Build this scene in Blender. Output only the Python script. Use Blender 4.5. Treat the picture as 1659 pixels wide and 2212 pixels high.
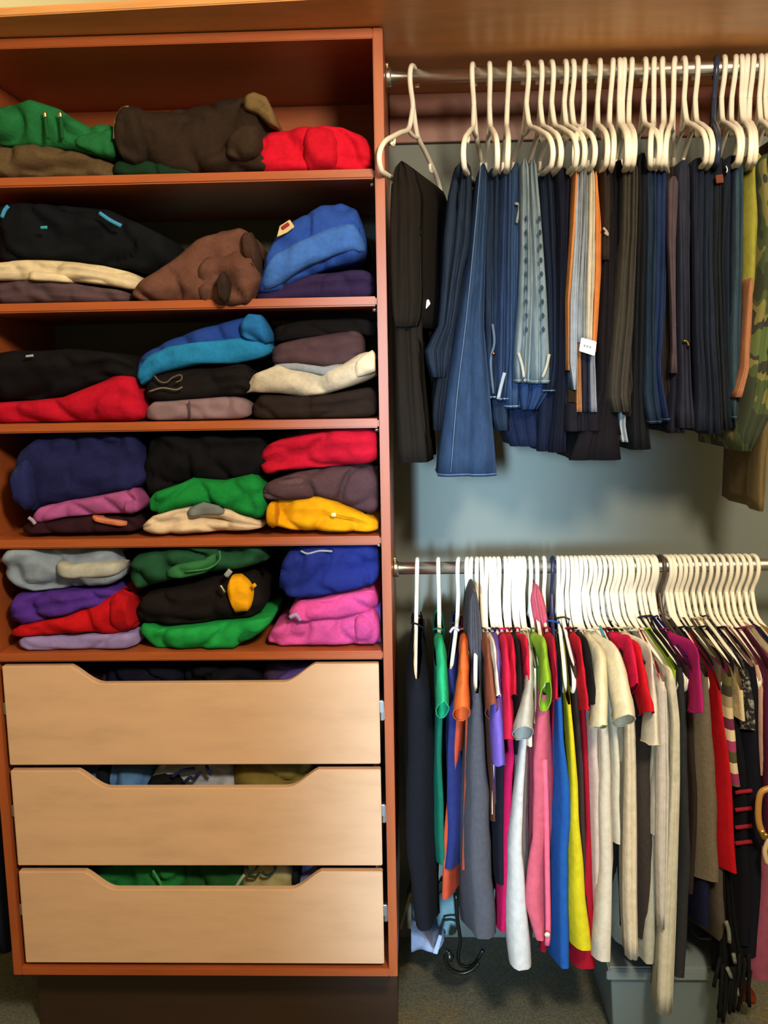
import bpy, bmesh, math, random
from mathutils import Vector, Matrix, noise
random.seed(7)
for o in list(bpy.data.objects): bpy.data.objects.remove(o)
scene = bpy.context.scene
C = scene.collection
# ------------------------------------------------------------------ camera
EYE = 1.465
FPX, CX, CY = 2000.0, 829.5, 1106.0
YAW, PITCH, ROLL = -0.0332, -0.1486, -0.0172
FW = Vector((math.sin(YAW)*math.cos(PITCH), math.cos(YAW)*math.cos(PITCH), math.sin(PITCH)))
RT = FW.cross(Vector((0, 0, 1))).normalized(); UP = RT.cross(FW)
RT, UP = RT*math.cos(ROLL)+UP*math.sin(ROLL), -RT*math.sin(ROLL)+UP*math.cos(ROLL)
cam = bpy.data.cameras.new('camera'); cam.sensor_fit = 'VERTICAL'; cam.sensor_height = 36
cam.sensor_width = 27; cam.lens = 36*FPX/2212; cam.clip_start = .05
co = bpy.data.objects.new('camera', cam); C.objects.link(co)
co.matrix_world = Matrix(((RT.x, UP.x, -FW.x, 0), (RT.y, UP.y, -FW.y, 0), (RT.z, UP.z, -FW.z, EYE), (0, 0, 0, 1)))
scene.camera = co
# ------------------------------------------------------------------ light
w = bpy.data.worlds.new('world'); scene.world = w; w.use_nodes = True
w.node_tree.nodes['Background'].inputs[0].default_value = (.80, .86, 1.0, 1)
w.node_tree.nodes['Background'].inputs[1].default_value = .04
def area(name, loc, target, sx, sy, energy, col, spread=None):
    l = bpy.data.lights.new(name, 'AREA'); l.shape = 'RECTANGLE'; l.size = sx; l.size_y = sy
    l.energy = energy; l.color = col
    if spread: l.spread = spread
    o = bpy.data.objects.new(name, l); C.objects.link(o); o.location = loc
    o.rotation_euler = (Vector(target)-Vector(loc)).to_track_quat('-Z', 'Y').to_euler()
    return o
pl = bpy.data.lights.new('ceiling_lamp_light', 'POINT'); pl.energy = 145; pl.color = (1, .83, .60); pl.shadow_soft_size = .13
po = bpy.data.objects.new('ceiling_lamp_light', pl); C.objects.link(po); po.location = (.45, .10, 2.14)
area('doorway_daylight', (-.55, -2.6, 1.25), (.13, 1.9, .85), .25, 1.5, 3.8, (.58, .82, 1.0), math.radians(10))
l2 = bpy.data.lights.new('shelf_top_lamp_light', 'POINT'); l2.energy = 26; l2.color = (1, .72, .28); l2.shadow_soft_size = .06
lo2 = bpy.data.objects.new('shelf_top_lamp_light', l2); C.objects.link(lo2); lo2.location = (-1.0, 1.75, 2.52)
vs = scene.view_settings
vs.view_transform = 'Standard'; vs.look = 'None'; vs.gamma = 1; vs.use_curve_mapping = False; vs.exposure = 0.1

# ------------------------------------------------------------------ helpers
def at(px, py, Y):
    d = FW*FPX + RT*(px-CX) - UP*(py-CY)
    t = Y/d.y
    return Vector((d.x*t, Y, EYE+d.z*t))
def proj(p):
    v = Vector(p)-Vector((0, 0, EYE)); d = v.dot(FW)
    return CX+FPX*v.dot(RT)/d, CY-FPX*v.dot(UP)/d
def lin(h):
    h = h.lstrip('#'); r = [int(h[i:i+2], 16)/255 for i in (0, 2, 4)]
    return tuple((c/12.92 if c <= .04045 else ((c+.055)/1.055)**2.4) for c in r)+(1,)
def interp(pts, x):
    if x <= pts[0][0]: return pts[0][1]
    for (a, b), (c, d) in zip(pts, pts[1:]):
        if x <= c: return b+(d-b)*(x-a)/max(c-a, 1e-6)
    return pts[-1][1]
def interp3(rows, y):
    return interp([(r[0], r[1]) for r in rows], y), interp([(r[0], r[2]) for r in rows], y)
MATS = {}
def mat(hexc, kind='cloth'):
    k = (hexc, kind)
    if k in MATS: return MATS[k]
    m = bpy.data.materials.new(kind+'_'+hexc.strip('#')); m.use_nodes = True; MATS[k] = m
    nt = m.node_tree; N = nt.nodes; L = nt.links; b = N['Principled BSDF']
    c = lin(hexc)
    b.inputs['Base Color'].default_value = c
    def coord():
        t = N.new('ShaderNodeTexCoord'); return t.outputs['Object']
    def mapping(sc):
        mp = N.new('ShaderNodeMapping'); mp.inputs['Scale'].default_value = sc
        L.new(coord(), mp.inputs['Vector']); return mp.outputs[0]
    def nz(scale, vec, detail=3, rough=.6):
        n = N.new('ShaderNodeTexNoise'); n.inputs['Scale'].default_value = scale
        n.inputs['Detail'].default_value = detail; n.inputs['Roughness'].default_value = rough
        L.new(vec, n.inputs['Vector']); return n.outputs['Fac']
    def bump(src, st, dist):
        bp = N.new('ShaderNodeBump'); bp.inputs['Strength'].default_value = st; bp.inputs['Distance'].default_value = dist
        L.new(src, bp.inputs['Height']); L.new(bp.outputs[0], b.inputs['Normal'])
    def ramp(src, stops):
        r = N.new('ShaderNodeValToRGB'); e = r.color_ramp.elements
        while len(e) > len(stops): e.remove(e[-1])
        while len(e) < len(stops): e.new(1)
        for el, (p, cc) in zip(e, stops): el.position = p; el.color = cc
        L.new(src, r.inputs[0]); L.new(r.outputs[0], b.inputs['Base Color']); return r
    def sc(f): return tuple(min(1, v*f) for v in c[:3])+(1,)
    if kind in ('cloth', 'knit', 'fleece'):
        b.inputs['Roughness'].default_value = .92; b.inputs['Specular IOR Level'].default_value = .15
        b.inputs['Sheen Weight'].default_value = 0
        v = mapping((1, 1, 1)); n = nz(60 if kind == 'cloth' else 120, v, 4)
        ramp(n, [(.3, sc(.88)), (.7, sc(1.1))]); bump(n, .35, .004 if kind != 'cloth' else .003)
    elif kind == 'denim':
        b.inputs['Roughness'].default_value = .9; b.inputs['Specular IOR Level'].default_value = .15
        v = mapping((1, 1, .3)); n = nz(60, v, 5, .75)
        ramp(n, [(.3, sc(.72)), (.5, c), (.72, sc(1.35))]); bump(n, .25, .002)
    elif kind == 'stripes':
        b.inputs['Roughness'].default_value = .95
        sp = N.new('ShaderNodeSeparateXYZ'); L.new(coord(), sp.inputs[0])
        mm = N.new('ShaderNodeMath'); mm.operation = 'MULTIPLY'; mm.inputs[1].default_value = 4.4; L.new(sp.outputs['Z'], mm.inputs[0])
        fr = N.new('ShaderNodeMath'); fr.operation = 'FRACT'; L.new(mm.outputs[0], fr.inputs[0])
        cols = ['5a5a30', '8c2a5c', 'cfc3a0', '4c4a2c', 'a03468', 'd8ccaa', '6a2346', 'cbbd98', '9a8f70', '38352a']
        r = ramp(fr.outputs[0], [(i/10, lin(x)) for i, x in enumerate(cols)]); r.color_ramp.interpolation = 'CONSTANT'
    elif kind == 'camo':
        b.inputs['Roughness'].default_value = .95
        v = mapping((1, 1, .7)); r = ramp(nz(16, v, 2, .5), [(0, lin('2a3324')), (.43, lin('3c4a2c')), (.5, lin('6c6a3a')), (.57, lin('2b2d26')), (.64, lin('4d5d34'))])
        r.color_ramp.interpolation = 'CONSTANT'
    elif kind == 'lace':
        b.inputs['Roughness'].default_value = .9
        v = mapping((1, 1, 1)); ramp(nz(90, v, 2), [(.5, c), (.62, lin('8a8a86'))]); bump(nz(90, v, 2), .8, .006)
    elif kind == 'wood':
        b.inputs['Roughness'].default_value = .38
        v = mapping((.8, 3, 9)); n = nz(7, v, 6, .65)
        ramp(n, [(.25, sc(.8)), (.55, c), (.8, sc(1.18))]); bump(n, .05, .001)
    elif kind == 'woodv':
        b.inputs['Roughness'].default_value = .38
        v = mapping((9, 3, .8)); n = nz(7, v, 6, .65)
        ramp(n, [(.25, sc(.8)), (.55, c), (.8, sc(1.18))])
    elif kind == 'maple':
        b.inputs['Roughness'].default_value = .32
        v = mapping((1.2, 1, 5)); n = nz(5, v, 7, .62)
        ramp(n, [(.25, sc(.86)), (.5, c), (.8, sc(1.08))]); bump(n, .03, .001)
    elif kind == 'plastic':
        b.inputs['Roughness'].default_value = .32; b.inputs['Subsurface Weight'].default_value = .0
    elif kind == 'metal':
        b.inputs['Metallic'].default_value = 1; b.inputs['Roughness'].default_value = .34
    elif kind == 'paint':
        b.inputs['Roughness'].default_value = .75
        v = mapping((1, 1, 1)); bump(nz(180, v, 2), .08, .002)
    elif kind == 'carpet':
        b.inputs['Roughness'].default_value = 1
        v = mapping((1, 1, 1)); n1 = nz(4.5, v, 3); n2 = nz(230, v, 3, .8)
        mx = N.new('ShaderNodeMix'); mx.data_type = 'RGBA'; mx.inputs['B'].default_value = lin('a08c58'); mx.inputs['A'].default_value = lin('868a7c')
        mr = N.new('ShaderNodeMapRange'); mr.inputs[1].default_value = .5; mr.inputs[2].default_value = .72; L.new(n1, mr.inputs[0])
        L.new(mr.outputs[0], mx.inputs['Factor'])
        m2 = N.new('ShaderNodeMix'); m2.data_type = 'RGBA'; m2.blend_type = 'MULTIPLY'; m2.inputs['Factor'].default_value = 1
        r2 = N.new('ShaderNodeValToRGB'); r2.color_ramp.elements[0].position = .3; r2.color_ramp.elements[0].color = (.35, .35, .35, 1); r2.color_ramp.elements[1].position = .7; r2.color_ramp.elements[1].color = (1.3, 1.3, 1.3, 1)
        L.new(n2, r2.inputs[0]); L.new(mx.outputs['Result'], m2.inputs['A']); L.new(r2.outputs[0], m2.inputs['B'])
        L.new(m2.outputs['Result'], b.inputs['Base Color']); bump(n2, 1, .01)
    elif kind == 'clearbin':
        b.inputs['Roughness'].default_value = .35; b.inputs['Transmission Weight'].default_value = .45
    elif kind == 'leather':
        b.inputs['Roughness'].default_value = .4
    return m
OFF = {}
def props(o, label=None, cat=None, group=None, kind=None):
    if label: o['label'] = label
    if cat: o['category'] = cat
    if group: o['group'] = group
    if kind: o['kind'] = kind
    return o
def thing(name, loc, label, cat, group=None):
    o = bpy.data.objects.new(name, None); C.objects.link(o); o.location = loc; o.empty_display_size = .03
    OFF[o] = Vector(loc); return props(o, label, cat, group)
def mk(name, verts, faces, m, parent=None, smooth=True, base=None, label=None):
    """one mesh object; verts are world coordinates"""
    verts = [Vector(v) for v in verts]
    if parent is not None: off = OFF[parent]
    else:
        if base is None:
            lo = [min(v[i] for v in verts) for i in range(3)]; hi = [max(v[i] for v in verts) for i in range(3)]
            base = Vector(((lo[0]+hi[0])/2, (lo[1]+hi[1])/2, lo[2]))
        off = Vector(base)
    me = bpy.data.meshes.new(name); me.from_pydata([v-off for v in verts], [], faces); me.validate(); me.update()
    bm = bmesh.new(); bm.from_mesh(me); bmesh.ops.recalc_face_normals(bm, faces=bm.faces); bm.to_mesh(me); bm.free()
    if smooth:
        for p in me.polygons: p.use_smooth = True
    o = bpy.data.objects.new(name, me); C.objects.link(o); me.materials.append(m)
    if parent is not None: o.parent = parent
    else: o.location = off
    OFF[o] = off
    if label: o['label'] = label
    return o
def tube_geo(pts, r, sides=8, closed=False, smoothing=3, caps=True):
    pts = [Vector(p) for p in pts]
    if smoothing:
        q = []; n = len(pts); rng = n if closed else n-1
        for i in range(rng):
            p0 = pts[(i-1) % n] if closed or i > 0 else pts[0]*2-pts[1]
            p1 = pts[i]; p2 = pts[(i+1) % n]
            p3 = pts[(i+2) % n] if closed or i+2 < n else pts[-1]*2-pts[-2]
            for k in range(smoothing):
                t = k/smoothing
                q.append(.5*((2*p1)+(p2-p0)*t+(2*p0-5*p1+4*p2-p3)*t*t+(3*p1-p0-3*p2+p3)*t**3))
        if not closed: q.append(pts[-1])
        pts = q
    V, F = [], []; n = len(pts); nrm = None
    for i, p in enumerate(pts):
        a = pts[i-1] if (closed or i > 0) else p; b = pts[(i+1) % n] if (closed or i < n-1) else p
        t = (b-a).normalized() if (b-a).length > 1e-9 else Vector((0, 0, 1))
        if nrm is None: nrm = t.orthogonal().normalized()
        nrm = (nrm-t*nrm.dot(t)).normalized(); bn = t.cross(nrm)
        rr = r[i*len(r)//n] if isinstance(r, (list, tuple)) else r
        for k in range(sides):
            a_ = 2*math.pi*k/sides; V.append(p+nrm*math.cos(a_)*rr+bn*math.sin(a_)*rr)
    for i in range(n if closed else n-1):
        for k in range(sides):
            F.append((i*sides+k, i*sides+(k+1) % sides, ((i+1) % n)*sides+(k+1) % sides, ((i+1) % n)*sides+k))
    if not closed and caps:
        F.append(tuple(range(sides))); F.append(tuple((n-1)*sides+k for k in range(sides)))
    return V, F
def tube(name, pts, r, m, parent=None, sides=8, closed=False, smoothing=3, label=None):
    V, F = tube_geo(pts, r, sides, closed, smoothing)
    return mk(name, V, F, m, parent, label=label)
def box(name, lo, hi, m, parent=None, bev=.0015, label=None):
    bm = bmesh.new(); bmesh.ops.create_cube(bm, size=1)
    for v in bm.verts: v.co = Vector([lo[i]+(v.co[i]+.5)*(hi[i]-lo[i]) for i in range(3)])
    if bev: bmesh.ops.bevel(bm, geom=bm.edges[:], offset=bev, segments=2, affect='EDGES')
    V = [v.co.copy() for v in bm.verts]; bm.verts.index_update(); F = [tuple(v.index for v in f.verts) for f in bm.faces]; bm.free()
    return mk(name, V, F, m, parent, smooth=False, label=label)
def prism(name, poly, n, m, parent=None, bev=0, smooth=False, label=None):
    """extrude a world-space polygon by vector n"""
    bm = bmesh.new(); vs_ = [bm.verts.new(p) for p in poly]; f = bm.faces.new(vs_)
    e = bmesh.ops.extrude_face_region(bm, geom=[f])
    bmesh.ops.translate(bm, vec=Vector(n), verts=[v for v in e['geom'] if isinstance(v, bmesh.types.BMVert)])
    bmesh.ops.recalc_face_normals(bm, faces=bm.faces)
    if bev:
        ed = [x for x in bm.edges if len(x.link_faces) == 2 and x.calc_face_angle(0) > .9]
        bmesh.ops.bevel(bm, geom=ed, offset=bev, segments=2, affect='EDGES')
    bm.verts.index_update()
    V = [v.co.copy() for v in bm.verts]; F = [tuple(v.index for v in q.verts) for q in bm.faces]; bm.free()
    return mk(name, V, F, m, parent, smooth, label=label)

# ------------------------------------------------------------------ the setting
YC = 1.80; YR = 1.96; YW = 2.24
XL, XLi, XRi, XR = -.8755, -.8575, -.066, -.0476
Z = lambda v: v+EYE
CH, CHV, MAPLE = mat('a4552c', 'wood'), mat('a4552c', 'woodv'), mat('d4b092', 'maple')
def struct(name, lo, hi, m): return props(box(name, lo, hi, m, bev=0), kind='structure')
struct('floor', (-2.6, -3.2, -.05), (2.6, YW+.1, 0), mat('565a50', 'carpet'))
struct('wall_back', (-2.6, YW, 0), (2.6, YW+.1, 2.75), mat('747c78', 'paint'))
for nm_, lo_, hi_ in (('wall_left', (-2.7, -3.2, 0), (-2.6, YW+.1, 2.75)), ('wall_right', (2.6, -3.2, 0), (2.7, YW+.1, 2.75)), ('wall_front', (-2.7, -3.3, 0), (2.7, -3.2, 2.75))):
    struct(nm_, lo_, hi_, mat('b4ae9c', 'paint'))
struct('ceiling', (-2.6, -3.2, 2.75), (2.6, YW+.1, 2.85), mat('d9cfae', 'paint'))
# ------------------------------------------------------------------ the cabinet
SH = [.3785, .1455, -.0865, -.318, -.553]      # shelf tops, relative to the eye
TOP, BOT = .624, -1.2694
cab = thing('closet_cabinet', ((XL+XR)/2, (YC+YW)/2, 0), 'cherry wood closet tower with open shelves above three pale drawers', 'cabinet')
box('side_panel', (XL, YC, Z(BOT)), (XLi, YW-.002, Z(TOP)), CHV, cab)
box('side_panel', (XRi, YC, Z(BOT)), (XR, YW-.002, Z(TOP)), CHV, cab)
box('top_panel', (XLi, YC, Z(TOP)-.018), (XRi, YW-.002, Z(TOP)), CH, cab)
box('bottom_panel', (XLi, YC, Z(BOT)), (XRi, YW-.002, Z(BOT)+.018), CH, cab)
box('plinth', (XL+.004, YC+.10, .001), (XR-.004, YW-.002, Z(BOT)-.001), mat('3a2a20', 'wood'), cab)
box('back_rail', (XLi, YW-.02, Z(.475)), (XRi, YW-.003, Z(TOP)-.018), CH, cab)
for i, z in enumerate(SH):
    s = box('shelf', (XLi+.001, YC+.002, Z(z)-.018), (XRi-.001, YW-.004, Z(z)), CH, cab, bev=.003)
    for xx in (XLi+.006, XRi-.006):
        tube('shelf_pin', [(xx-.004, YC+.03, Z(z)-.023), (xx+.004, YC+.03, Z(z)-.023)], .0045, mat('c8c8c8', 'metal'), s, smoothing=0)
DZ = [(-.5792, -.7928, -.6175), (-.8049, -1.0168, -.8440), (-1.0304, -1.2407, -1.0710)]
XD0, XD1 = -.8475, -.0759
for k, (zt, zb, zc) in enumerate(DZ):
    y0, y1 = YC+.001, YC+.019
    c0, c1, c2, c3 = -.706, -.640, -.272, -.205
    pts = [(XD0, zt), (XD0, zb), (XD1, zb), (XD1, zt), (c3, zt)]
    for j in range(1, 9):
        t = j/8; e = t*t*(3-2*t); e = .5*e+.5*math.sin(t*math.pi/2)
        pts.append((c3+(c2-c3)*t, zt+(zc-zt)*e))
    for j in range(0, 9):
        t = 1-j/8; e = t*t*(3-2*t); e = .5*e+.5*math.sin(t*math.pi/2)
        pts.append((c0+(c1-c0)*t, zt+(zc-zt)*e))
    d = prism('drawer', [(x, y0, Z(z)) for x, z in pts], (0, y1-y0, 0), MAPLE, cab, bev=.0018)
    ds, yb = d, YW-.05
    bx = []
    side = mat('b98d5c', 'maple')
    for xa in (XD0+.006, XD1-.018): box('drawer_side', (xa, y1, Z(zb)+.012), (xa+.012, yb, Z(zt)-.035), side, ds, 0)
    box('drawer_back', (XD0+.018, yb-.012, Z(zb)+.012), (XD1-.018, yb, Z(zt)-.035), side, ds, 0)
    box('drawer_base', (XD0+.018, y1, Z(zb)+.012), (XD1-.018, yb-.012, Z(zb)+.018), side, ds, 0)
    zm = (zt+zb)/2
    for xa, xb in ((XLi, XD0+.0055), (XD1-.0055, XRi)):
        box('drawer_slide', (xa+.0008, YC+.022, Z(zm)-.022), (xb-.0008, yb-.04, Z(zm)+.022), mat('b9bcc0', 'metal'), ds, .002)
        box('slide_clip', (xa+.001, YC+.008, Z(zm)+.000), (xb-.001, YC+.0215, Z(zm)+.026), mat('c9ccd2', 'metal'), ds, .002)
# top shelf and rail over everything
ts = prism('top_shelf', [(-1.6, 1.757, Z(.6265)), (-.71, 1.703, Z(.6265)), (-.3, 1.678, Z(.6265)), (1.7, 1.556, Z(.6265)), (1.7, YW-.002, Z(.6265)), (-1.6, YW-.002, Z(.6265))], (0, 0, .015), mat('d4985e', 'wood'), None, .002)
props(ts, 'long cherry wood top shelf running across above the cabinet and upper rod', 'shelf')
zb_ = at(1000, 309, YW).z
props(box('wall_rail', (XR+.002, YW-.02, zb_), (1.7, YW-.002, Z(.626)), mat('7a3d28', 'wood')), 'dark reddish wooden rail on the back wall behind the upper rod', 'rail')
# rods
CHROME = mat('d8d8d6', 'metal')
def rod(pl, pr, label):
    a = at(*pl, YR); b = at(*pr, YR); z = (a.z+b.z)/2
    t = thing('closet_rod', ((a.x+b.x)/2, YR, z), label, 'rod')
    tube('rod', [(XR+.004, YR, z), (1.7, YR, z)], .0135, CHROME, t, 20, smoothing=0)
    V = []; fl = tube('flange', [(XR+.0005, YR, z), (XR+.004, YR, z), (XR+.006, YR, z), (XR+.012, YR, z)], .0185, CHROME, t, 16, smoothing=0)
    tube('screw', [(XR, YR-.004, z+.022), (XR+.007, YR-.004, z+.022)], .005, mat('e8d8a8', 'metal'), t, 10, smoothing=0)
    return z
ZU = rod((930, 163), (1530, 148), 'chrome closet rod high on the right carrying the hung jeans')
ZL = rod((960, 1226), (1500, 1222), 'chrome closet rod at mid height carrying the hung shirts')

# ------------------------------------------------------------------ folded clothes
def folded(name, short, top, bot, hexc, yf=0.0, depth=.27, layers=2, wr=1.0, kind='cloth', cat=None, floor=None, Y0=None, xlim=(XLi+.006, XRi-.006), n=64):
    seed = random.random()*100
    Y = (Y0 if Y0 is not None else YC+.014)+yf
    x0, x1 = top[0][0], top[-1][0]
    cols = []
    depth = min(depth, YW-.03-Y)
    for i in range(n+1):
        u = i/n; u = .5-.5*math.cos(math.pi*u)*(1-.25*math.sin(math.pi*u)**2) if False else u
        px = x0+(x1-x0)*u
        pt = at(px, interp(top, px), Y); pb = at(px, interp(bot, px), Y)
        zt, zb = pt.z, pb.z
        if floor is not None: zb = max(zb, floor+.001); zt = max(zt, zb+.004)
        X = (pt.x+pb.x)/2; X = min(max(X, xlim[0]), xlim[1])
        cols.append((u, X, zt, zb))
    V, F = [], []
    wid = abs(cols[-1][1]-cols[0][1]); e = min(.25, .03/max(wid, .02))
    MF = 18
    for (u, X, zt, zb) in cols:
        k = min(u, 1-u)
        en = math.sqrt(max(0, 1-(1-min(1, k/e))**2))
        h = max(zt-zb, .004); zm = zb+h*.46
        hh = h*(.35+.65*en); r = min(.55*h, .045)
        pull = (1-en)*.035
        prof = []
        zlo, zhi = zm-hh*.46, zm+hh*.54
        prof.append((Y+depth-pull, zlo+.1*hh)); prof.append((Y+depth*.5, zlo)); prof.append((Y+r*1.4, zlo))
        for j in range(MF+1):
            a = -math.pi/2+math.pi*j/MF; c, s = math.cos(a), math.sin(a)
            yy = r*(1-abs(c)**.55)
            zz = (abs(s)**.75)*(1 if s > 0 else -1)
            z = (zlo+zhi)/2+hh/2*zz
            zf = (z-zlo)/hh
            g = 0
            for q in range(1, layers):
                fq = q/layers+.09*noise.noise((X*6, seed+q, 0))
                g += min(.014, .3*h)*math.exp(-((zf-fq)/(.045+.02/layers))**2)*(.55+.6*noise.noise((X*5, q*3+seed, 4)))
            n1 = noise.noise((X*8+seed, z*13, seed)); n2 = 1-abs(noise.noise((X*13+z*9+seed, z*17-X*5, seed*2)))*2
            n3 = noise.noise((X*30, z*42, seed))
            d = 1.5*wr*min(1, h/.05)*(.014*n1-.020*max(0, n2-.45)**1.5+.004*n3)
            prof.append((Y+yy+g-d, z+wr*.0025*n1*(1 if abs(s) < .95 else 0)))
        prof.append((Y+r*1.4, zhi)); prof.append((Y+depth*.5, zhi+.004*noise.noise((X*9, 3, seed)))); prof.append((Y+depth-pull, zhi-.12*hh))
        for (y, z) in prof: V.append(Vector((X, y+pull, z)))
    M = len(V)//(n+1)
    for i in range(n):
        for j in range(M):
            F.append((i*M+j, i*M+(j+1) % M, (i+1)*M+(j+1) % M, (i+1)*M+j))
    F.append(tuple(range(M))); F.append(tuple(n*M+j for j in range(M)))
    xm = (cols[0][1]+cols[-1][1])/2; zmin = min(v.z for v in V)
    t = thing(name, (xm, Y+depth/2, zmin), short, cat or 'clothes', None)
    mk('cloth_body', V, F, mat(hexc, kind), t)
    return t
def cord(t, name, pts, r, hexc, yoff=0, kind='cloth', label=None, Y0=None, smoothing=4):
    Y = (Y0 if Y0 is not None else YC+.014)+yoff
    return tube(name, [at(x, y, Y) for x, y in pts], r, mat(hexc, kind), t, 6, smoothing=smoothing, label=label)
def patch(t, name, poly, hexc, yoff=0, th=.004, kind='cloth', label=None, Y0=None):
    Y = (Y0 if Y0 is not None else YC+.014)+yoff
    return prism(name, [at(x, y, Y) for x, y in poly], (0, th, 0), mat(hexc, kind), t, bev=.001, label=label)
def lump(t, name, top, bot, hexc, yf, depth=.1, kind='cloth', label=None, layers=1, wr=.8):
    """a bulging piece of another cloth (lining, sleeve end) as a part of a folded garment"""
    tmp = folded('tmp', None, top, bot, hexc, yf, depth, layers, wr, kind, n=20)
    ch = tmp.children[0] if tmp.children else [o for o in C.objects if o.parent == tmp][0]
    off = OFF[tmp]-OFF[t]; ch.data.transform(Matrix.Translation(off)); ch.parent = t; ch.name = name; OFF[ch] = OFF[t]
    if label: ch['label'] = label
    bpy.data.objects.remove(tmp); return ch
S1, S2, S3, S4, S5 = [Z(z) for z in SH]
# top shelf of the cabinet
t = folded('folded_fleece', 'olive brown fleece lying under the green hooded top at far left', [(-40, 318), (20, 315), (75, 312), (130, 322), (200, 336), (250, 350)], [(-40, 384), (250, 380)], '5a4a34', .02, .3, 1, 1.3, 'fleece', 'fleece', S1)
t = folded('folded_hoodie', 'green hooded top with drawstrings on the highest shelf', [(-40, 224), (20, 217), (65, 214), (125, 230), (165, 256), (190, 268), (215, 262), (242, 246)], [(-40, 305), (60, 312), (130, 318), (242, 338)], '1f6a3c', .0, .28, 1, 1.3, 'fleece', 'hoodie')
for x, dx in ((98, 6), (131, 4)):
    c = cord(t, 'drawstring', [(x, 250), (x+2, 275), (x+dx, 300)], .0035, '16502c', -.012)
    cord(c, 'metal_tip', [(x-1, 243), (x, 254)], .0042, 'd8d090', -.014, 'metal', 'brass tip')
lump(t, 'sleeve', [(150, 300), (190, 280), (244, 262)], [(150, 308), (200, 330), (244, 338)], '1d6338', -.01, .12, 'fleece')
t = folded('folded_garment', 'dark green cloth peeping out under the rolled dark brown jacket', [(236, 345), (290, 340), (360, 352), (420, 362)], [(236, 379), (420, 377)], '12301e', .01, .25, 1, 1, 'cloth', 'top', S1)
t = folded('folded_jacket', 'bulky dark brown jacket rolled up with khaki lining at its end', [(238, 290), (246, 240), (262, 220), (285, 219), (318, 238), (400, 220), (480, 198), (540, 196), (580, 225), (597, 265)], [(238, 330), (262, 352), (300, 362), (420, 373), (560, 371), (597, 360)], '2c211a', .0, .3, 1, 1.6, 'fleece', 'jacket', S1+.004)
lump(t, 'rolled_lining', [(520, 205), (548, 196), (575, 206), (596, 250)], [(520, 232), (552, 240), (575, 262), (596, 272)], '6e5a3c', -.02, .12, 'fleece', 'khaki lining', 2)
lump(t, 'sleeve', [(480, 300), (520, 268), (560, 262)], [(480, 335), (520, 345), (560, 330)], '33271e', -.025, .1, 'fleece')
lump(t, 'hood', [(240, 275), (250, 240), (266, 222), (290, 226), (312, 255)], [(240, 318), (255, 340), (280, 350), (312, 340)], '2a201a', -.016, .12, 'fleece')
cord(t, 'edge_piping', [(246, 300), (249, 262), (262, 236), (278, 230)], .0025, '6b5a40', -.008)
t = folded('folded_blanket', 'bright red knitted throw at the right end of the highest shelf', [(545, 335), (556, 282), (580, 270), (660, 263), (738, 268), (790, 284), (806, 298)], [(545, 352), (560, 372), (806, 369)], 'c4112c', -.006, .3, 3, 1.2, 'knit', 'throw', S1)
lump(t, 'fold_panel', [(650, 268), (690, 265), (730, 272)], [(640, 366), (690, 368), (716, 366)], 'b80f28', -.016, .1, 'knit')
# second shelf
t = folded('folded_garment', 'greyish purple folded top at the bottom of the second shelf, left', [(-40, 610), (50, 602), (120, 606), (200, 618), (280, 630)], [(-40, 655), (280, 653)], '54434c', .01, .3, 2, 1, 'cloth', 'top', S2)
t = folded('folded_shirt', 'cream white folded shirt below the black jacket on the second shelf', [(-40, 575), (20, 562), (60, 558), (140, 562), (220, 572), (298, 590)], [(-40, 604), (40, 604), (150, 606), (220, 614), (298, 628)], 'cdbfa4', .0, .3, 2, 1, 'cloth', 'shirt')
lump(t, 'sleeve', [(48, 582), (90, 586), (150, 596)], [(48, 604), (90, 606), (150, 610)], 'd8ccb2', -.012, .08)
t = folded('folded_jacket', 'large black jacket with thin blue trims on the second shelf', [(-40, 432), (60, 432), (150, 440), (225, 446), (300, 480), (350, 508), (374, 545)], [(-40, 562), (60, 560), (150, 562), (230, 574), (374, 600)], '0d1017', .012, .3, 1, 1.6, 'cloth', 'jacket')
cord(t, 'blue_trim', [(4, 470), (10, 455), (18, 445)], .004, '3d8fc4', -.016, label='blue trim')
cord(t, 'blue_trim', [(215, 460), (238, 476), (262, 488)], .004, '3d8fc4', -.012, label='blue trim')
cord(t, 'blue_trim', [(88, 492), (102, 491)], .003, '3aa0b0', -.014, label='blue trim')
t = folded('folded_garment', 'dark navy purple folded top beneath the blue fleece', [(545, 632), (600, 612), (680, 590), (760, 580), (809, 580)], [(545, 651), (809, 646)], '2c2146', .01, .28, 2, .8, 'cloth', 'top', S2)
t = folded('folded_fleece', 'bright blue fleece folded at the right of the second shelf', [(549, 610), (570, 556), (600, 492), (640, 466), (690, 438), (735, 429), (770, 442), (789, 480)], [(549, 638), (600, 628), (650, 598), (700, 578), (740, 568), (789, 560)], '2649a0', -.004, .27, 1, 1.1, 'fleece', 'fleece')
lump(t, 'folded_edge', [(556, 590), (590, 545), (650, 512), (710, 484), (760, 476), (786, 500)], [(556, 632), (600, 612), (660, 572), (720, 548), (760, 538), (786, 552)], '3a66b8', -.026, .1, 'fleece', 'lighter inner fold')
patch(t, 'brand_tag', [(604, 488), (626, 474), (636, 490), (620, 502), (598, 512)], 'c8b48c', -.014, label='cream tag')
patch(t, 'brand_tag', [(606, 490), (622, 479), (626, 486), (610, 497)], '8c2f30', -.017, label='dark red tag')
t = folded('folded_sweatshirt', 'brown sweatshirt spilling over the front edge of the second shelf', [(276, 626), (320, 592), (370, 550), (420, 512), (470, 492), (515, 486), (545, 500), (558, 540)], [(276, 640), (300, 650), (420, 653), (558, 640)], '62423a', -.016, .28, 1, 1.5, 'fleece', 'sweatshirt')
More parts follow.
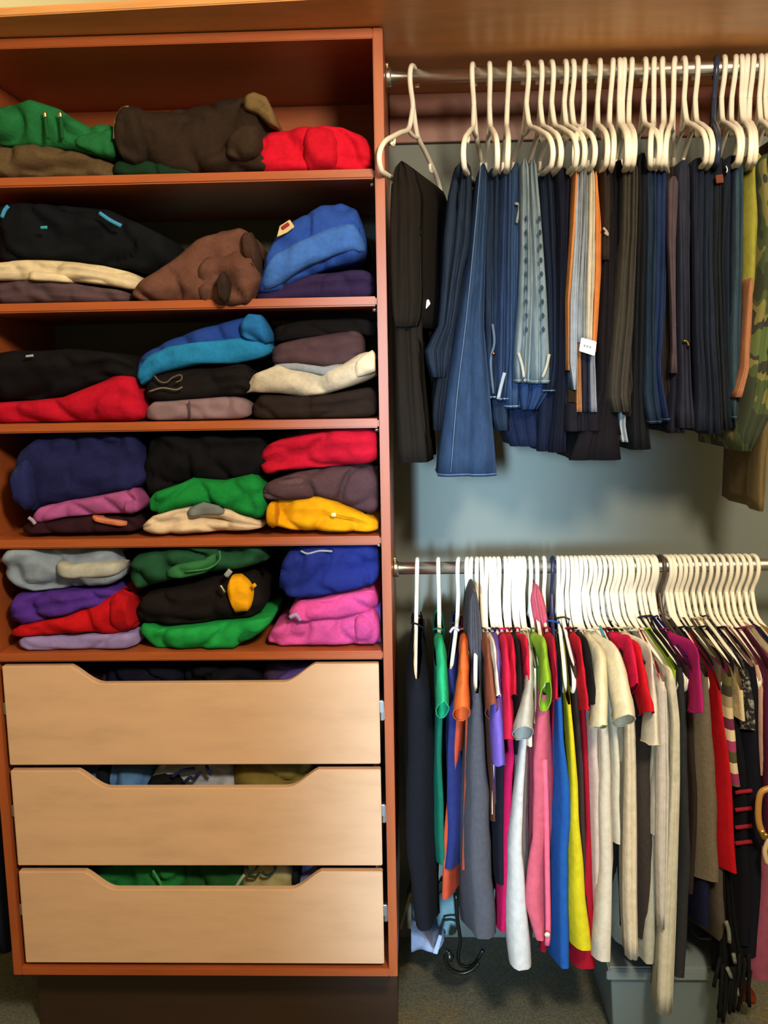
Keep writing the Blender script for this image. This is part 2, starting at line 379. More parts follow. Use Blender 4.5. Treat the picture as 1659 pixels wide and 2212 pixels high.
lump(t, 'sleeve', [(410, 560), (450, 540), (500, 530), (540, 545), (554, 580)], [(410, 652), (450, 655), (490, 660), (530, 654), (554, 612)], '5c3e36', -.05, .12, 'fleece', None, 2, 1.6)
lump(t, 'hood_opening', [(462, 600), (478, 582), (492, 600)], [(462, 640), (478, 655), (492, 640)], '2e221e', -.062, .06, 'fleece', 'dark opening')
lump(t, 'collar', [(516, 500), (538, 496), (556, 530)], [(516, 540), (538, 590), (556, 590)], '3c2a24', -.03, .06, 'fleece')
# third shelf
t = folded('folded_garment', 'red folded top at the left of the third shelf', [(-40, 872), (60, 866), (130, 858), (200, 830), (262, 800), (290, 815), (310, 872)], [(-40, 915), (310, 911)], 'b00f2c', .0, .3, 1, 1.1, 'fleece', 'top', S3)
t = folded('folded_sweater', 'black folded sweater on top of the red one on the third shelf', [(-40, 766), (20, 756), (80, 757), (140, 752), (180, 757), (250, 764), (285, 780), (300, 806)], [(-40, 866), (70, 866), (140, 854), (220, 822), (300, 818)], '0e0d12', .012, .3, 2, 1.2, 'cloth', 'sweater')
cord(t, 'neck_label', [(56, 770), (72, 768)], .0025, '98a8b8', -.006)
t = folded('folded_garment', 'mauve grey folded top at the bottom middle of the third shelf', [(306, 884), (330, 868), (420, 862), (500, 856), (537, 862)], [(306, 910), (537, 906)], '7d6873', .0, .28, 1, .7, 'cloth', 'top', S3)
cord(t, 'side_seam', [(409, 866), (410, 885), (412, 906)], .002, '50424e', -.012)
t = folded('folded_shirt', 'black T-shirt with a pale printed motif under the turquoise top', [(306, 838), (330, 808), (420, 792), (530, 785), (545, 805)], [(306, 862), (340, 868), (420, 864), (545, 852)], '141114', .0, .28, 2, .9, 'cloth', 'T-shirt')
cord(t, 'printed_motif', [(334, 812), (345, 824), (360, 826), (372, 816), (390, 810), (392, 820), (380, 826)], .0016, '5e5450', -.012, label='pale print')
cord(t, 'printed_motif', [(322, 846), (350, 838), (380, 842), (394, 836)], .0018, '6c6460', -.016, label='pale print')
t = folded('folded_garment', 'royal blue and turquoise top crowning the middle pile of the third shelf', [(284, 806), (300, 768), (360, 734), (440, 706), (520, 684), (560, 684), (580, 720)], [(284, 822), (296, 834), (330, 808), (420, 784), (500, 782), (580, 766)], '1e3f94', .004, .28, 1, 1.1, 'fleece', 'top')
lump(t, 'folded_edge', [(284, 800), (310, 770), (360, 748), (430, 738), (500, 730), (560, 722), (580, 735)], [(284, 822), (296, 838), (330, 808), (420, 786), (500, 784), (580, 768)], '1f78b4', -.016, .1, 'fleece', 'turquoise lower fold', 1, 1.2)
lump(t, 'rolled_sleeve', [(512, 695), (535, 676), (560, 678), (578, 705)], [(512, 726), (535, 735), (560, 740), (578, 745)], '1d62a6', -.024, .1, 'fleece')
t = folded('folded_trousers', 'dark brown folded trousers at the bottom right of the third shelf', [(538, 866), (560, 852), (640, 856), (720, 850), (800, 836), (818, 840)], [(538, 908), (818, 904)], '231a18', .0, .28, 2, .8, 'cloth', 'trousers', S3)
t = folded('folded_garment', 'black folded top at the back under the shelf, above the plum one', [(584, 705), (660, 690), (760, 686), (812, 690)], [(584, 742), (680, 728), (780, 722), (812, 730)], '0f0c0e', .04, .24, 1, .8, 'cloth', 'top')
t = folded('folded_sweater', 'plum brown folded sweater above the cream one on the third shelf', [(582, 748), (640, 732), (720, 718), (785, 708)], [(582, 792), (640, 788), (720, 798), (785, 780)], '45333a', .012, .27, 2, .8, 'cloth', 'sweater')
t = folded('folded_sweater', 'cream sweater with grey shoulders at the right of the third shelf', [(524, 846), (545, 810), (600, 788), (650, 792), (700, 800), (740, 786), (775, 764), (805, 755), (818, 772)], [(524, 852), (545, 848), (600, 850), (650, 858), (700, 852), (760, 834), (800, 820), (818, 815)], 'b9b0a0', -.004, .27, 1, 1.2, 'fleece', 'sweater')
lump(t, 'rolled_sleeve', [(760, 790), (785, 765), (804, 755), (818, 770)], [(760, 820), (785, 812), (804, 806), (818, 800)], 'd0c4ae', -.016, .1, 'fleece')
lump(t, 'grey_yoke', [(585, 786), (640, 784), (700, 792), (744, 782)], [(585, 797), (640, 800), (700, 812), (744, 800)], '848c98', -.004, .1, 'fleece', 'grey yoke')
# fourth shelf
t = folded('folded_garment', 'dark maroon folded top at the bottom left of the fourth shelf', [(38, 1138), (80, 1122), (180, 1116), (302, 1118)], [(38, 1156), (302, 1150)], '2c1420', .006, .28, 1, .9, 'cloth', 'top', S4)
lump(t, 'hem_fold', [(190, 1114), (230, 1122), (272, 1128)], [(190, 1124), (230, 1134), (272, 1140)], 'c47a5c', -.006, .06, 'cloth', 'peach edge')
t = folded('folded_garment', 'orchid pink folded top on the fourth shelf, left pile', [(60, 1118), (80, 1098), (130, 1088), (200, 1076), (265, 1062), (300, 1076)], [(60, 1130), (80, 1132), (130, 1120), (220, 1112), (300, 1112)], '9c5090', -.004, .27, 1, 1, 'cloth', 'top')
lump(t, 'rolled_sleeve', [(262, 1066), (280, 1058), (300, 1074)], [(262, 1108), (280, 1112), (300, 1104)], '8e4680', -.014, .1)
cord(t, 'pale_cuff', [(62, 1118), (70, 1124), (76, 1132)], .004, 'a090b4', -.004)
t = folded('folded_sweater', 'thick navy blue sweater pile at the left of the fourth shelf', [(18, 1040), (40, 980), (80, 944), (110, 938), (200, 936), (290, 938), (305, 985)], [(18, 1080), (50, 1112), (90, 1096), (160, 1084), (240, 1068), (305, 1056)], '1c2050', .006, .28, 2, 1.2, 'fleece', 'sweater')
lump(t, 'sleeve', [(18, 1040), (36, 1002), (64, 985)], [(18, 1082), (44, 1108), (64, 1090)], '20265c', -.006, .12, 'fleece')
t = folded('folded_shirt', 'off white shirt with a grey print at the bottom middle of the fourth shelf', [(300, 1140), (330, 1116), (380, 1100), (430, 1088), (480, 1098), (565, 1132)], [(300, 1150), (350, 1156), (430, 1154), (565, 1146)], 'cdb9a2', -.004, .28, 2, 1.2, 'cloth', 'shirt', S4)
lump(t, 'printed_panel', [(396, 1104), (430, 1086), (470, 1094), (490, 1108)], [(396, 1120), (430, 1116), (470, 1112), (490, 1112)], '6c7478', -.012, .08, 'cloth', 'grey print')
t = folded('folded_sweatshirt', 'green folded sweatshirt in the middle of the fourth shelf', [(316, 1094), (335, 1064), (380, 1050), (410, 1036), (480, 1042), (540, 1026), (574, 1040)], [(316, 1106), (345, 1112), (400, 1096), (440, 1090), (500, 1110), (574, 1130)], '117a38', -.002, .27, 1, 1.1, 'fleece', 'sweatshirt')
lump(t, 'sleeve', [(318, 1084), (332, 1066), (347, 1062)], [(318, 1104), (332, 1108), (347, 1104)], '0f6e32', -.012, .1, 'fleece')
t = folded('folded_sweater', 'black bulky sweater above the green sweatshirt on the fourth shelf', [(296, 990), (320, 948), (350, 938), (460, 936), (560, 936), (580, 980)], [(296, 1060), (310, 1082), (340, 1064), (400, 1042), (480, 1044), (580, 1026)], '0c0c12', .012, .28, 1, 1.3, 'cloth', 'sweater')
t = folded('folded_shirt', 'golden yellow folded T-shirt at the right of the fourth shelf', [(572, 1110), (582, 1086), (630, 1078), (690, 1074), (740, 1096), (800, 1120), (820, 1126)], [(572, 1140), (600, 1142), (640, 1150), (720, 1150), (820, 1152)], 'd89a0c', -.008, .27, 2, 1.1, 'cloth', 'T-shirt', S4)
lump(t, 'sleeve', [(572, 1104), (582, 1088), (598, 1088)], [(572, 1134), (585, 1144), (598, 1138)], 'c88a08', -.02, .08)
patch(t, 'small_print', [(716, 1108), (726, 1108), (726, 1116), (716, 1116)], 'f2e6b8', -.014, label='white dot')
t = folded('folded_sweater', 'mauve brown knit between the crimson and yellow garments', [(558, 1062), (580, 1042), (640, 1022), (720, 1010), (820, 1006)], [(558, 1080), (620, 1082), (690, 1076), (760, 1104), (820, 1122)], '4a363e', .002, .27, 1, 1.5, 'fleece', 'sweater')
lump(t, 'rolled_sleeve', [(560, 1058), (600, 1040), (660, 1030)], [(560, 1080), (600, 1082), (660, 1064)], '56424a', -.014, .1, 'fleece', None, 2)
t = folded('folded_garment', 'crimson folded top at the top right of the fourth shelf', [(556, 990), (564, 966), (600, 952), (660, 940), (720, 930), (821, 926)], [(556, 1018), (566, 1032), (600, 1020), (680, 1014), (821, 1002)], 'b0102e', -.002, .27, 2, 1, 'fleece', 'top')
# fifth shelf
t = folded('folded_garment', 'lavender folded top at the bottom left of the fifth shelf', [(30, 1388), (50, 1376), (150, 1374), (240, 1372), (294, 1368)], [(30, 1400), (60, 1408), (294, 1404)], '8f82c0', -.002, .27, 1, .7, 'cloth', 'top', S5)
t = folded('folded_garment', 'red folded top between purple and lavender ones on the fifth shelf', [(12, 1366), (60, 1352), (140, 1334), (210, 1306), (250, 1282), (270, 1290), (287, 1340)], [(12, 1380), (100, 1374), (180, 1368), (220, 1378), (287, 1370)], 'b4101c', -.006, .28, 1, 1.1, 'fleece', 'top')
lump(t, 'rolled_sleeve', [(226, 1306), (250, 1284), (270, 1294), (284, 1330)], [(226, 1360), (250, 1372), (270, 1366), (284, 1360)], 'a80e1a', -.02, .1, 'fleece')
t = folded('folded_garment', 'violet folded top below the pale blue denim shirt', [(6, 1330), (24, 1290), (80, 1282), (160, 1278), (230, 1274), (262, 1282)], [(6, 1356), (40, 1358), (110, 1338), (180, 1320), (262, 1304)], '4c2c92', -.002, .28, 2, 1, 'fleece', 'top')
t = folded('folded_shirt', 'pale blue denim shirt on top of the left pile of the fifth shelf', [(0, 1196), (20, 1188), (120, 1186), (240, 1186), (258, 1215)], [(0, 1268), (30, 1282), (60, 1284), (160, 1276), (258, 1262)], '8090a8', -.006, .28, 1, 1.8, 'cloth', 'shirt')
lump(t, 'folded_edge', [(110, 1212), (150, 1222), (200, 1218), (256, 1216)], [(110, 1250), (150, 1252), (200, 1250), (256, 1246)], 'a4a8a8', -.02, .08, 'cloth', 'fold with painted highlight', 1, .7)  # diagonal highlight on the shirt, put into the colour of a paler fold
t = folded('folded_garment', 'bright green folded top at the bottom middle of the fifth shelf', [(292, 1364), (300, 1352), (340, 1362), (420, 1356), (500, 1348), (585, 1334)], [(292, 1374), (330, 1406), (420, 1408), (500, 1406), (585, 1352)], '1a9448', -.006, .27, 1, 1.1, 'cloth', 'top', S5)
lump(t, 'sleeve', [(490, 1352), (540, 1345), (584, 1338)], [(490, 1400), (540, 1384), (584, 1352)], '107038', -.002, .1)
t = folded('folded_sweater', 'black sweater with a yellow patch in the middle of the fifth shelf', [(284, 1320), (310, 1290), (380, 1274), (450, 1256), (490, 1242), (545, 1244), (566, 1270)], [(284, 1340), (310, 1352), (400, 1356), (480, 1346), (566, 1334)], '151013', -.002, .27, 1, 1.1, 'fleece', 'sweater')
lump(t, 'yellow_patch', [(484, 1268), (496, 1250), (515, 1250), (545, 1272)], [(484, 1290), (502, 1330), (530, 1326), (545, 1310)], 'e0a010', -.02, .05, 'cloth', 'yellow patch', 1, .5)
cord(t, 'yellow_patch', [(546, 1262), (551, 1268)], .0055, 'd09a10', -.012, label='yellow dot')
cord(t, 'zipper', [(476, 1264), (486, 1280)], .003, 'b8b8b0', -.016, 'metal', 'metal zipper')
cord(t, 'neck_label', [(488, 1244), (498, 1232)], .006, '9098a0', -.012)
t = folded('folded_shirt', 'dark green rumpled shirt on top of the middle pile of the fifth shelf', [(270, 1240), (285, 1204), (350, 1188), (440, 1182), (560, 1180), (574, 1200)], [(270, 1262), (290, 1280), (340, 1264), (400, 1254), (470, 1238), (574, 1222)], '1c4a34', .0, .27, 1, 1.9, 'cloth', 'shirt')
lump(t, 'collar', [(350, 1236), (380, 1222), (440, 1210), (470, 1190)], [(350, 1250), (390, 1252), (440, 1240), (470, 1225)], '2c6a40', -.016, .08)
cord(t, 'collar_seam', [(400, 1235), (450, 1228), (474, 1210), (474, 1190)], .002, '3a7850', -.02)
t = folded('folded_garment', 'lower of the two bright pink folded tops, fifth shelf right', [(572, 1382), (585, 1362), (630, 1346), (720, 1334), (800, 1322), (826, 1340)], [(572, 1396), (600, 1402), (700, 1400), (826, 1402)], 'c8509a', -.004, .27, 1, 1.1, 'fleece', 'top', S5)
lump(t, 'rolled_sleeve', [(760, 1340), (785, 1326), (805, 1322), (822, 1340)], [(760, 1398), (785, 1402), (805, 1402), (822, 1390)], 'bc488e', -.012, .1, 'fleece')
t = folded('folded_garment', 'upper of the two bright pink folded tops, below the royal blue one', [(620, 1322), (640, 1306), (700, 1296), (760, 1284), (808, 1276), (817, 1290)], [(620, 1342), (660, 1346), (720, 1340), (780, 1330), (817, 1322)], 'cc4c98', -.006, .27, 1, 1, 'fleece', 'top')
cord(t, 'pale_cuff', [(626, 1334), (640, 1328), (650, 1340)], .005, '9c88b4', -.006)
t = folded('folded_garment', 'purple garment edge squeezed between the pink tops and the cabinet side', [(800, 1312), (812, 1308), (828, 1312)], [(800, 1400), (828, 1396)], '6a3c98', .02, .25, 1, .6, 'cloth', 'top', S5)
t = folded('folded_sweatshirt', 'royal blue sweatshirt on top of the right pile of the fifth shelf', [(596, 1262), (604, 1214), (625, 1192), (660, 1184), (740, 1180), (822, 1176)], [(596, 1288), (612, 1300), (680, 1294), (740, 1284), (822, 1266)], '1e2c80', -.004, .27, 2, 1.1, 'fleece', 'sweatshirt')
cord(t, 'white_cord', [(650, 1190), (665, 1196), (690, 1190), (718, 1191)], .0022, '98a0b8', -.004)
# drawer contents
def dc(name, short, x0, x1, yt, yb, hexc, yf, kind='cloth', cat='clothes', wr=1.6, tops=None):
    tp = tops or [(x0, yt+8), (x0+(x1-x0)*.3, yt), (x0+(x1-x0)*.7, yt+2), (x1, yt+8)]
    return folded(name, short, tp, [(x0, yb), (x1, yb)], hexc, yf, .33, 1, wr, kind, cat, xlim=(XD0+.02, XD1-.02))
dc('folded_garment', 'dark maroon cloth at the left of the top drawer', 150, 230, 1446, 1560, '2a1826', .035)
dc('folded_sweater', 'black navy garment filling the middle of the top drawer', 215, 400, 1440, 1560, '0e1024', .03)
dc('folded_sweater', 'black garment right of centre in the top drawer', 385, 565, 1440, 1560, '0c0d18', .028)
t = dc('folded_garment', 'purple and plum cloth at the right of the top drawer', 555, 690, 1444, 1560, '3a2a48', .032)
lump(t, 'purple_fold', [(590, 1470), (630, 1454), (680, 1442)], [(590, 1500), (630, 1498), (680, 1490)], '4c3a80', .018, .08)
t = dc('folded_shirt', 'light blue and black printed shirt at the left of the middle drawer', 150, 330, 1662, 1780, '4a74ac', .032)
lump(t, 'black_panel', [(205, 1668), (220, 1660), (234, 1672)], [(205, 1725), (234, 1725)], '10141e', .02, .06)
t = dc('folded_shirt', 'white shirt with black figures in the middle of the middle drawer', 320, 510, 1660, 1780, '9aa2b4', .03)
lump(t, 'black_panel', [(310, 1694), (350, 1682), (392, 1688)], [(310, 1740), (392, 1740)], '0e1016', .012, .08, 'cloth', 'black panel')
for pl in ([(398, 1690), (410, 1680), (420, 1682), (432, 1668)], [(446, 1654), (452, 1668), (458, 1672)], [(372, 1678), (390, 1666), (420, 1660)]):
    cord(t, 'printed_figure', pl, .004, '1a2448', .02, label='dark print')
t = dc('folded_garment', 'olive gold patterned cloth at the right of the middle drawer', 495, 690, 1656, 1780, '6c6030', .03)
t = dc('folded_shirt', 'green shirts bundled at the left of the bottom drawer', 185, 400, 1876, 2000, '1c6e38', .03)
cord(t, 'seam', [(330, 1880), (345, 1905), (350, 1925)], .003, '3c8a50', .012)
t = dc('folded_shirt', 'darker green garment in the middle of the bottom drawer', 380, 535, 1874, 2000, '1c5228', .034)
cord(t, 'seam', [(505, 1924), (520, 1900), (528, 1890)], .004, '8ca890', .018)
t = dc('folded_shirt', 'khaki beige shirt with dark lettering in the bottom drawer', 515, 640, 1872, 2000, '9c946c', .028, wr=.5)
# the two dark letters, seen upside down, as far as they can be read
cord(t, 'lettering', [(532, 1872), (537, 1882), (538, 1893)], .003, '1e3230', .012, label='dark letter')
cord(t, 'lettering', [(537, 1886), (552, 1878), (558, 1868)], .003, '1e3230', .012, label='dark letter')
cord(t, 'lettering', [(538, 1893), (552, 1894), (560, 1886)], .003, '1e3230', .012, label='dark letter')
cord(t, 'lettering', [(566, 1884), (575, 1890), (586, 1887), (594, 1878), (594, 1868)], .003, '1e3230', .012, label='dark letter')
t = dc('folded_garment', 'lavender and dark cloth in the right corner of the bottom drawer', 632, 700, 1874, 2000, '6a70a8', .032)
lump(t, 'dark_strip', [(630, 1868), (638, 1866), (646, 1870)], [(630, 1960), (646, 1960)], '10141a', .02, .1)

# ------------------------------------------------------------------ hangers
def hanger_paths(k=1.0):
    hook = [(0, .026, -.012), (0, .0255, .004), (0, .018, .0165), (0, .004, .0215), (0, -.010, .0185), (0, -.0185, .006), (0, -.020, -.010), (0, -.014, -.028), (0, -.004, -.045), (0, 0, -.060)]
    fr = [(0, 0, -.054), (0, -.009, -.074), (0, -.024, -.099), (0, -.045, -.112), (0, -.080, -.123), (0, -.125, -.140), (0, -.170, -.158), (0, -.198, -.178), (0, -.207, -.196), (0, -.200, -.211), (0, -.182, -.217), (0, -.12, -.217)]
    mir = [(x, -y, z) for x, y, z in fr]
    return hook, fr, mir
WHITE = mat('f4f0e4', 'plastic')
def local_mesh(name, geos):
    V, F = [], []
    for v, f in geos:
        n = len(V); V += v; F += [tuple(i+n for i in q) for q in f]
    me = bpy.data.meshes.new(name); me.from_pydata(V, [], F); me.update()
    bm = bmesh.new(); bm.from_mesh(me); bmesh.ops.recalc_face_normals(bm, faces=bm.faces); bm.to_mesh(me); bm.free()
    for p in me.polygons: p.use_smooth = True
    return me
hk, fr, mi = hanger_paths()
HM = {}
for r, key in ((.0052, 'u'), (.0046, 'l')):
    path = fr[:-1] + [(0, -.09, -.217), (0, 0, -.217), (0, .09, -.217)] + mi[::-1][1:]
    if key == 'l': path = [(x, y*.89, z) for x, y, z in path]
    HM[key] = dict(hook=local_mesh('hook', [tube_geo(hk, r, 8)]),
                   shoulder_frame=local_mesh('shoulder_frame', [tube_geo(path, r, 8)]),
                   neck_brace=local_mesh('neck_brace', [tube_geo([(0, -.034, -.107), (0, -.012, -.111), (0, .012, -.111), (0, .034, -.107)], r*.8, 6)]),
                   strap_notch=local_mesh('strap_notch', [tube_geo([(0, s*.120, -.140), (0, s*.122, -.152), (0, s*.130, -.157), (0, s*.138, -.154)], r*.7, 6) for s in (-1,)]),
                   strap_notch_=local_mesh('strap_notch', [tube_geo([(0, s*.120, -.140), (0, s*.122, -.152), (0, s*.130, -.157), (0, s*.138, -.154)], r*.7, 6) for s in (1,)]))
for k_ in ('strap_notch', 'strap_notch_'): del HM['l'][k_]
for d in HM.values():
    for me in d.values(): me.materials.append(WHITE)
def hanger(X, zr, yaw, key, label, group, m=None, tilt=0):
    o = bpy.data.objects.new('clothes_hanger', None); C.objects.link(o)
    o.location = (X, YR, zr-.002); o.rotation_euler = (0, tilt, yaw); o.empty_display_size = .03
    props(o, label, 'hanger', group)
    for nm, me in HM[key].items():
        if m: me = me.copy(); me.materials.clear(); me.materials.append(m)
        c = bpy.data.objects.new(nm.strip('_'), me); C.objects.link(c); c.parent = o
    return o

# ------------------------------------------------------------------ trousers on the upper rod
def drape(name, rows, m, parent, nb=2, yf=.15, yb=.11, yaw=0.0, gro=.019, amp=1.2, hookX=None, n=22, zmax=None, hem=None):
    """a hanging fold of cloth: rows = (py, xl, xr) of its front edge in the photograph's frame"""
    seed = random.random()*100
    Yf = YR-yf; Yb = YR+yb; V, F = [], []
    py0, py1 = rows[0][0], rows[-1][0]
    rowsl = []
    for i in range(n+1):
        t = i/n; t = t*t*.4+t*.6; py = py0+(py1-py0)*t
        xl, xr = interp3(rows, py)
        a = at(xl, py, Yf); b = at(xr, py, Yf)
        z = (a.z+b.z)/2; xm = (a.x+b.x)/2; hw = max((b.x-a.x)/2, .003)
        rnd = min(1, .35+.65*math.sqrt(min(1, t/.035)))
        rowsl.append((t, z, xm, hw*rnd))
    bnd = [(-1+2*(q+random.uniform(-.22, .22))/nb, random.uniform(.35, 1.0), random.uniform(.10, .20)*2/nb) for q in range(1, nb)]
    for (t, z, xm, hw) in rowsl:
        ring = []
        NX = 9*nb+3
        for k in range(NX):
            x = -1+2*k/(NX-1)
            g = (abs(x)**5)*.016
            for xb, wb, sg in bnd:
                xq = xb+.18/nb*noise.noise((xb*9+seed, z*2.0, 2))
                g += gro*wb*max(.1, .8+.9*noise.noise((xb*7, z*1.7, seed)))*math.exp(-((x-xq)/sg)**2)
            g += amp*(.010*noise.noise((x*1.6+seed, z*1.9, 6))+.003*noise.noise((x*3+seed, z*14, 5)))
            ring.append((xm+hw*x, Yf+g))
        back = Yb
        for (fy, sgn) in ((.0, 1), (.12, 1), (.35, 1), (.65, 1), (.92, 1), (1, .5), (1, -.5), (.92, -1), (.65, -1), (.35, -1), (.12, -1)):
            y = Yf+.012+(back-Yf-.012)*fy
            wv = .006*amp*math.sin(fy*9+seed+z*3)*min(1, t*3)
            s_ = sgn*(.75 if fy > .9 else (.92 if fy > .2 else 1))
            ring.append((xm+hw*s_+wv*(1 if 0 < fy < 1 else .3), y))
        for (x, y) in ring:
            V.append(Vector((x-(y-Yf)*math.tan(yaw), y, z)))
    M = len(ring)
    for i in range(n):
        for j in range(M): F.append((i*M+j, i*M+(j+1) % M, (i+1)*M+(j+1) % M, (i+1)*M+j))
    F.append(tuple(range(M))); F.append(tuple(n*M+j for j in range(M)))
    o = mk(name, V, F, m, parent)
    if hem:
        p = [v+Vector((0, -.0006, .004)) for v in V[n*M:(n+1)*M]]
        V2, F2 = tube_geo(p, .0015, 5, True, 0)
        mk('hem', V2, F2, mat(hem, 'denim'), o)
    return o
UG = 'white hangers along the upper rod'
def seam(parent, pts, hexc, yf, r=.0018, name='seam', kind='cloth'):
    return tube(name, [at(x, y, YR-yf-.004) for x, y in pts], r, mat(hexc, kind), parent, 5, smoothing=4)
def trousers(name, short, hook, folds, hexc, kind='denim', yaw=0, cat='jeans', front=None, hlabel=None, hm=None, tilt=0, nohang=False):
    """folds: list of dict(rows, nb, yf, ...) ; hook = pixel x of the hanger's hook"""
    X = at(hook, 160, YR).x
    t = thing(name, (X, YR, ZU-.9), short, cat, 'trousers and jeans on the upper rod')
    for f in folds:
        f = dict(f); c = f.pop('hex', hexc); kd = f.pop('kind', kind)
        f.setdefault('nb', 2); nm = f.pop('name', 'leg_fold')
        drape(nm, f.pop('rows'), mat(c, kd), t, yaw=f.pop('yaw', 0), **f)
    if not nohang:
        if front is not None:
            Xf = at(front, 300, YR-.19).x; yaw = math.atan2(Xf-X, .2)
        hanger(X, ZU, yaw, 'u', hlabel or ('white hanger of the '+short), UG, hm, tilt or random.uniform(-.05, .06))
    return t
Rw = lambda *a: [tuple(r) for r in a]
t = trousers('trousers', 'black trousers hung at an angle, first from the cabinet', 892, [
    dict(rows=Rw((348, 852, 880), (362, 846, 888), (420, 838, 905), (520, 838, 905), (640, 842, 906), (690, 846, 902), (705, 850, 896)), nb=2, yf=.18, yb=.10, yaw=-.28, gro=.01, name='waist_fold'),
    dict(rows=Rw((380, 842, 880), (560, 842, 896), (750, 850, 904), (850, 852, 910), (1000, 858, 924)), nb=2, yf=.165, yb=.04, yaw=-.12, name='leg_fold')], '1a1613', 'cloth', cat='trousers', front=820)
patch(t, 'white_tag', [(914, 652), (926, 646), (930, 656), (918, 670)], 'd8dce4', .0, Y0=YR-.12, label='small white tag')
t = trousers('jeans', 'slate jeans with a drooping blue seat, second from the cabinet', 1022, [
    dict(rows=Rw((345, 985, 1018), (420, 968, 1022), (520, 958, 1018), (600, 955, 1000), (700, 948, 985), (760, 918, 975), (815, 934, 966)), nb=3, yf=.15, name='waist_fold'),
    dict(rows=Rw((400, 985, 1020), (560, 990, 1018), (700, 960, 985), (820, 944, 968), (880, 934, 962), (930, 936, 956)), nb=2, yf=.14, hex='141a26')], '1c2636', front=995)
t = trousers('jeans', 'mid blue jeans with one long flared leg hanging lowest', 1057, [
    dict(rows=Rw((352, 1034, 1056), (420, 1026, 1056), (560, 1014, 1050), (700, 992, 1046), (850, 968, 1058), (1000, 948, 1070), (1030, 946, 1072)), nb=2, yf=.17, hem='4a5c78', gro=.016)], '22344f', front=1072)
seam(t, [(1038, 360), (1024, 520), (1006, 700), (988, 850), (974, 1020)], '4c5f7c', .172, .0013, name='side_seam')
t = trousers('jeans', 'dark indigo distressed jeans beside the flared leg', 1099, [
    dict(rows=Rw((362, 1050, 1082), (550, 1046, 1078), (700, 1048, 1080), (800, 1050, 1078), (862, 1052, 1074)), nb=2, yf=.145, hem='7a8494'),
    dict(rows=Rw((500, 1060, 1085), (760, 1062, 1090), (900, 1060, 1100), (930, 1072, 1100)), nb=2, yf=.12)], '1a2638', front=1107)
seam(t, [(1064, 700), (1068, 740), (1060, 780), (1066, 850)], '4c5a70', .147, .003, 'frayed_patch', 'denim')
t = trousers('jeans', 'blue jeans with a pale belt loop showing low down', 1137, [
    dict(rows=Rw((358, 1082, 1108), (450, 1078, 1108), (600, 1074, 1106), (760, 1070, 1106), (830, 1072, 1100), (866, 1074, 1096)), nb=2, yf=.155, hem='6a7c98')], '223250', front=1190)
seam(t, [(1090, 805), (1082, 835), (1076, 862)], '8a94a0', .158, .004, 'belt_loop')
seam(t, [(1064, 762), (1068, 765)], 'a85a30', .158, .003, 'rivet', 'metal')
t = trousers('jeans', 'mid blue jeans left of the acid washed pair', 1167, [
    dict(rows=Rw((352, 1104, 1130), (500, 1100, 1126), (700, 1094, 1124), (800, 1092, 1126), (882, 1092, 1124)), nb=2, yf=.14, hem='6c80a0'),
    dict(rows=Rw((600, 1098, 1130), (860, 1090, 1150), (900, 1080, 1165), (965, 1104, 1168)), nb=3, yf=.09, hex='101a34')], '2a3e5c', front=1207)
seam(t, [(1112, 440), (1122, 445), (1116, 482)], '7c8480', .142, .003, 'belt_loop')
t = trousers('jeans', 'pale acid washed jeans with speckled folds and white cuffs', 1191, [
    dict(rows=Rw((343, 1124, 1144), (430, 1124, 1148), (560, 1124, 1150), (650, 1120, 1150), (755, 1112, 1146), (826, 1112, 1142)), nb=2, yf=.17, hem='848c90'),
    dict(rows=Rw((343, 1142, 1160), (430, 1146, 1168), (560, 1150, 1178), (650, 1150, 1184), (760, 1148, 1190), (828, 1146, 1190)), nb=2, yf=.165, hem='848c90'),
    dict(rows=Rw((700, 1124, 1180), (800, 1120, 1186), (850, 1122, 1182), (885, 1126, 1160)), nb=3, yf=.14, hex='1c3054', name='pocket_lining')], '68767e', front=1238)
for sx in (0, 1):
    for j in range(9):
        x = (1137, 1166)[sx]+(0, 2)[sx]*j*.5; y = 470+j*30
        patch(t, 'faded_spot', [(x-4, y), (x, y-6), (x+4, y+1), (x+1, y+9)], '2a3a4a', 0, Y0=YR-.178, th=.004)
for a_, b_ in (((1120, 762), (1132, 815)), ((1186, 765), (1172, 815))): seam(t, [a_, ((a_[0]+b_[0])/2+2, 790), b_], '9c9c94', .172, .0035, 'belt_loop')
t = trousers('jeans', 'dark navy jeans just right of the acid washed pair', 1220, [
    dict(rows=Rw((362, 1164, 1196), (600, 1180, 1206), (780, 1184, 1206), (848, 1166, 1202)), nb=2, yf=.135, hem='50607c'),
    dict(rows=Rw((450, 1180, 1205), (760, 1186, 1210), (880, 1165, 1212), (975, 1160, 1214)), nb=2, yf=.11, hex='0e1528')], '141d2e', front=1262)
t = trousers('trousers', 'black trousers left of the striped pair', 1236, [
    dict(rows=Rw((362, 1196, 1236), (500, 1204, 1230), (700, 1202, 1226), (850, 1200, 1226), (978, 1186, 1222)), nb=3, yf=.14)], '0e1120', 'denim', cat='trousers', front=1284)
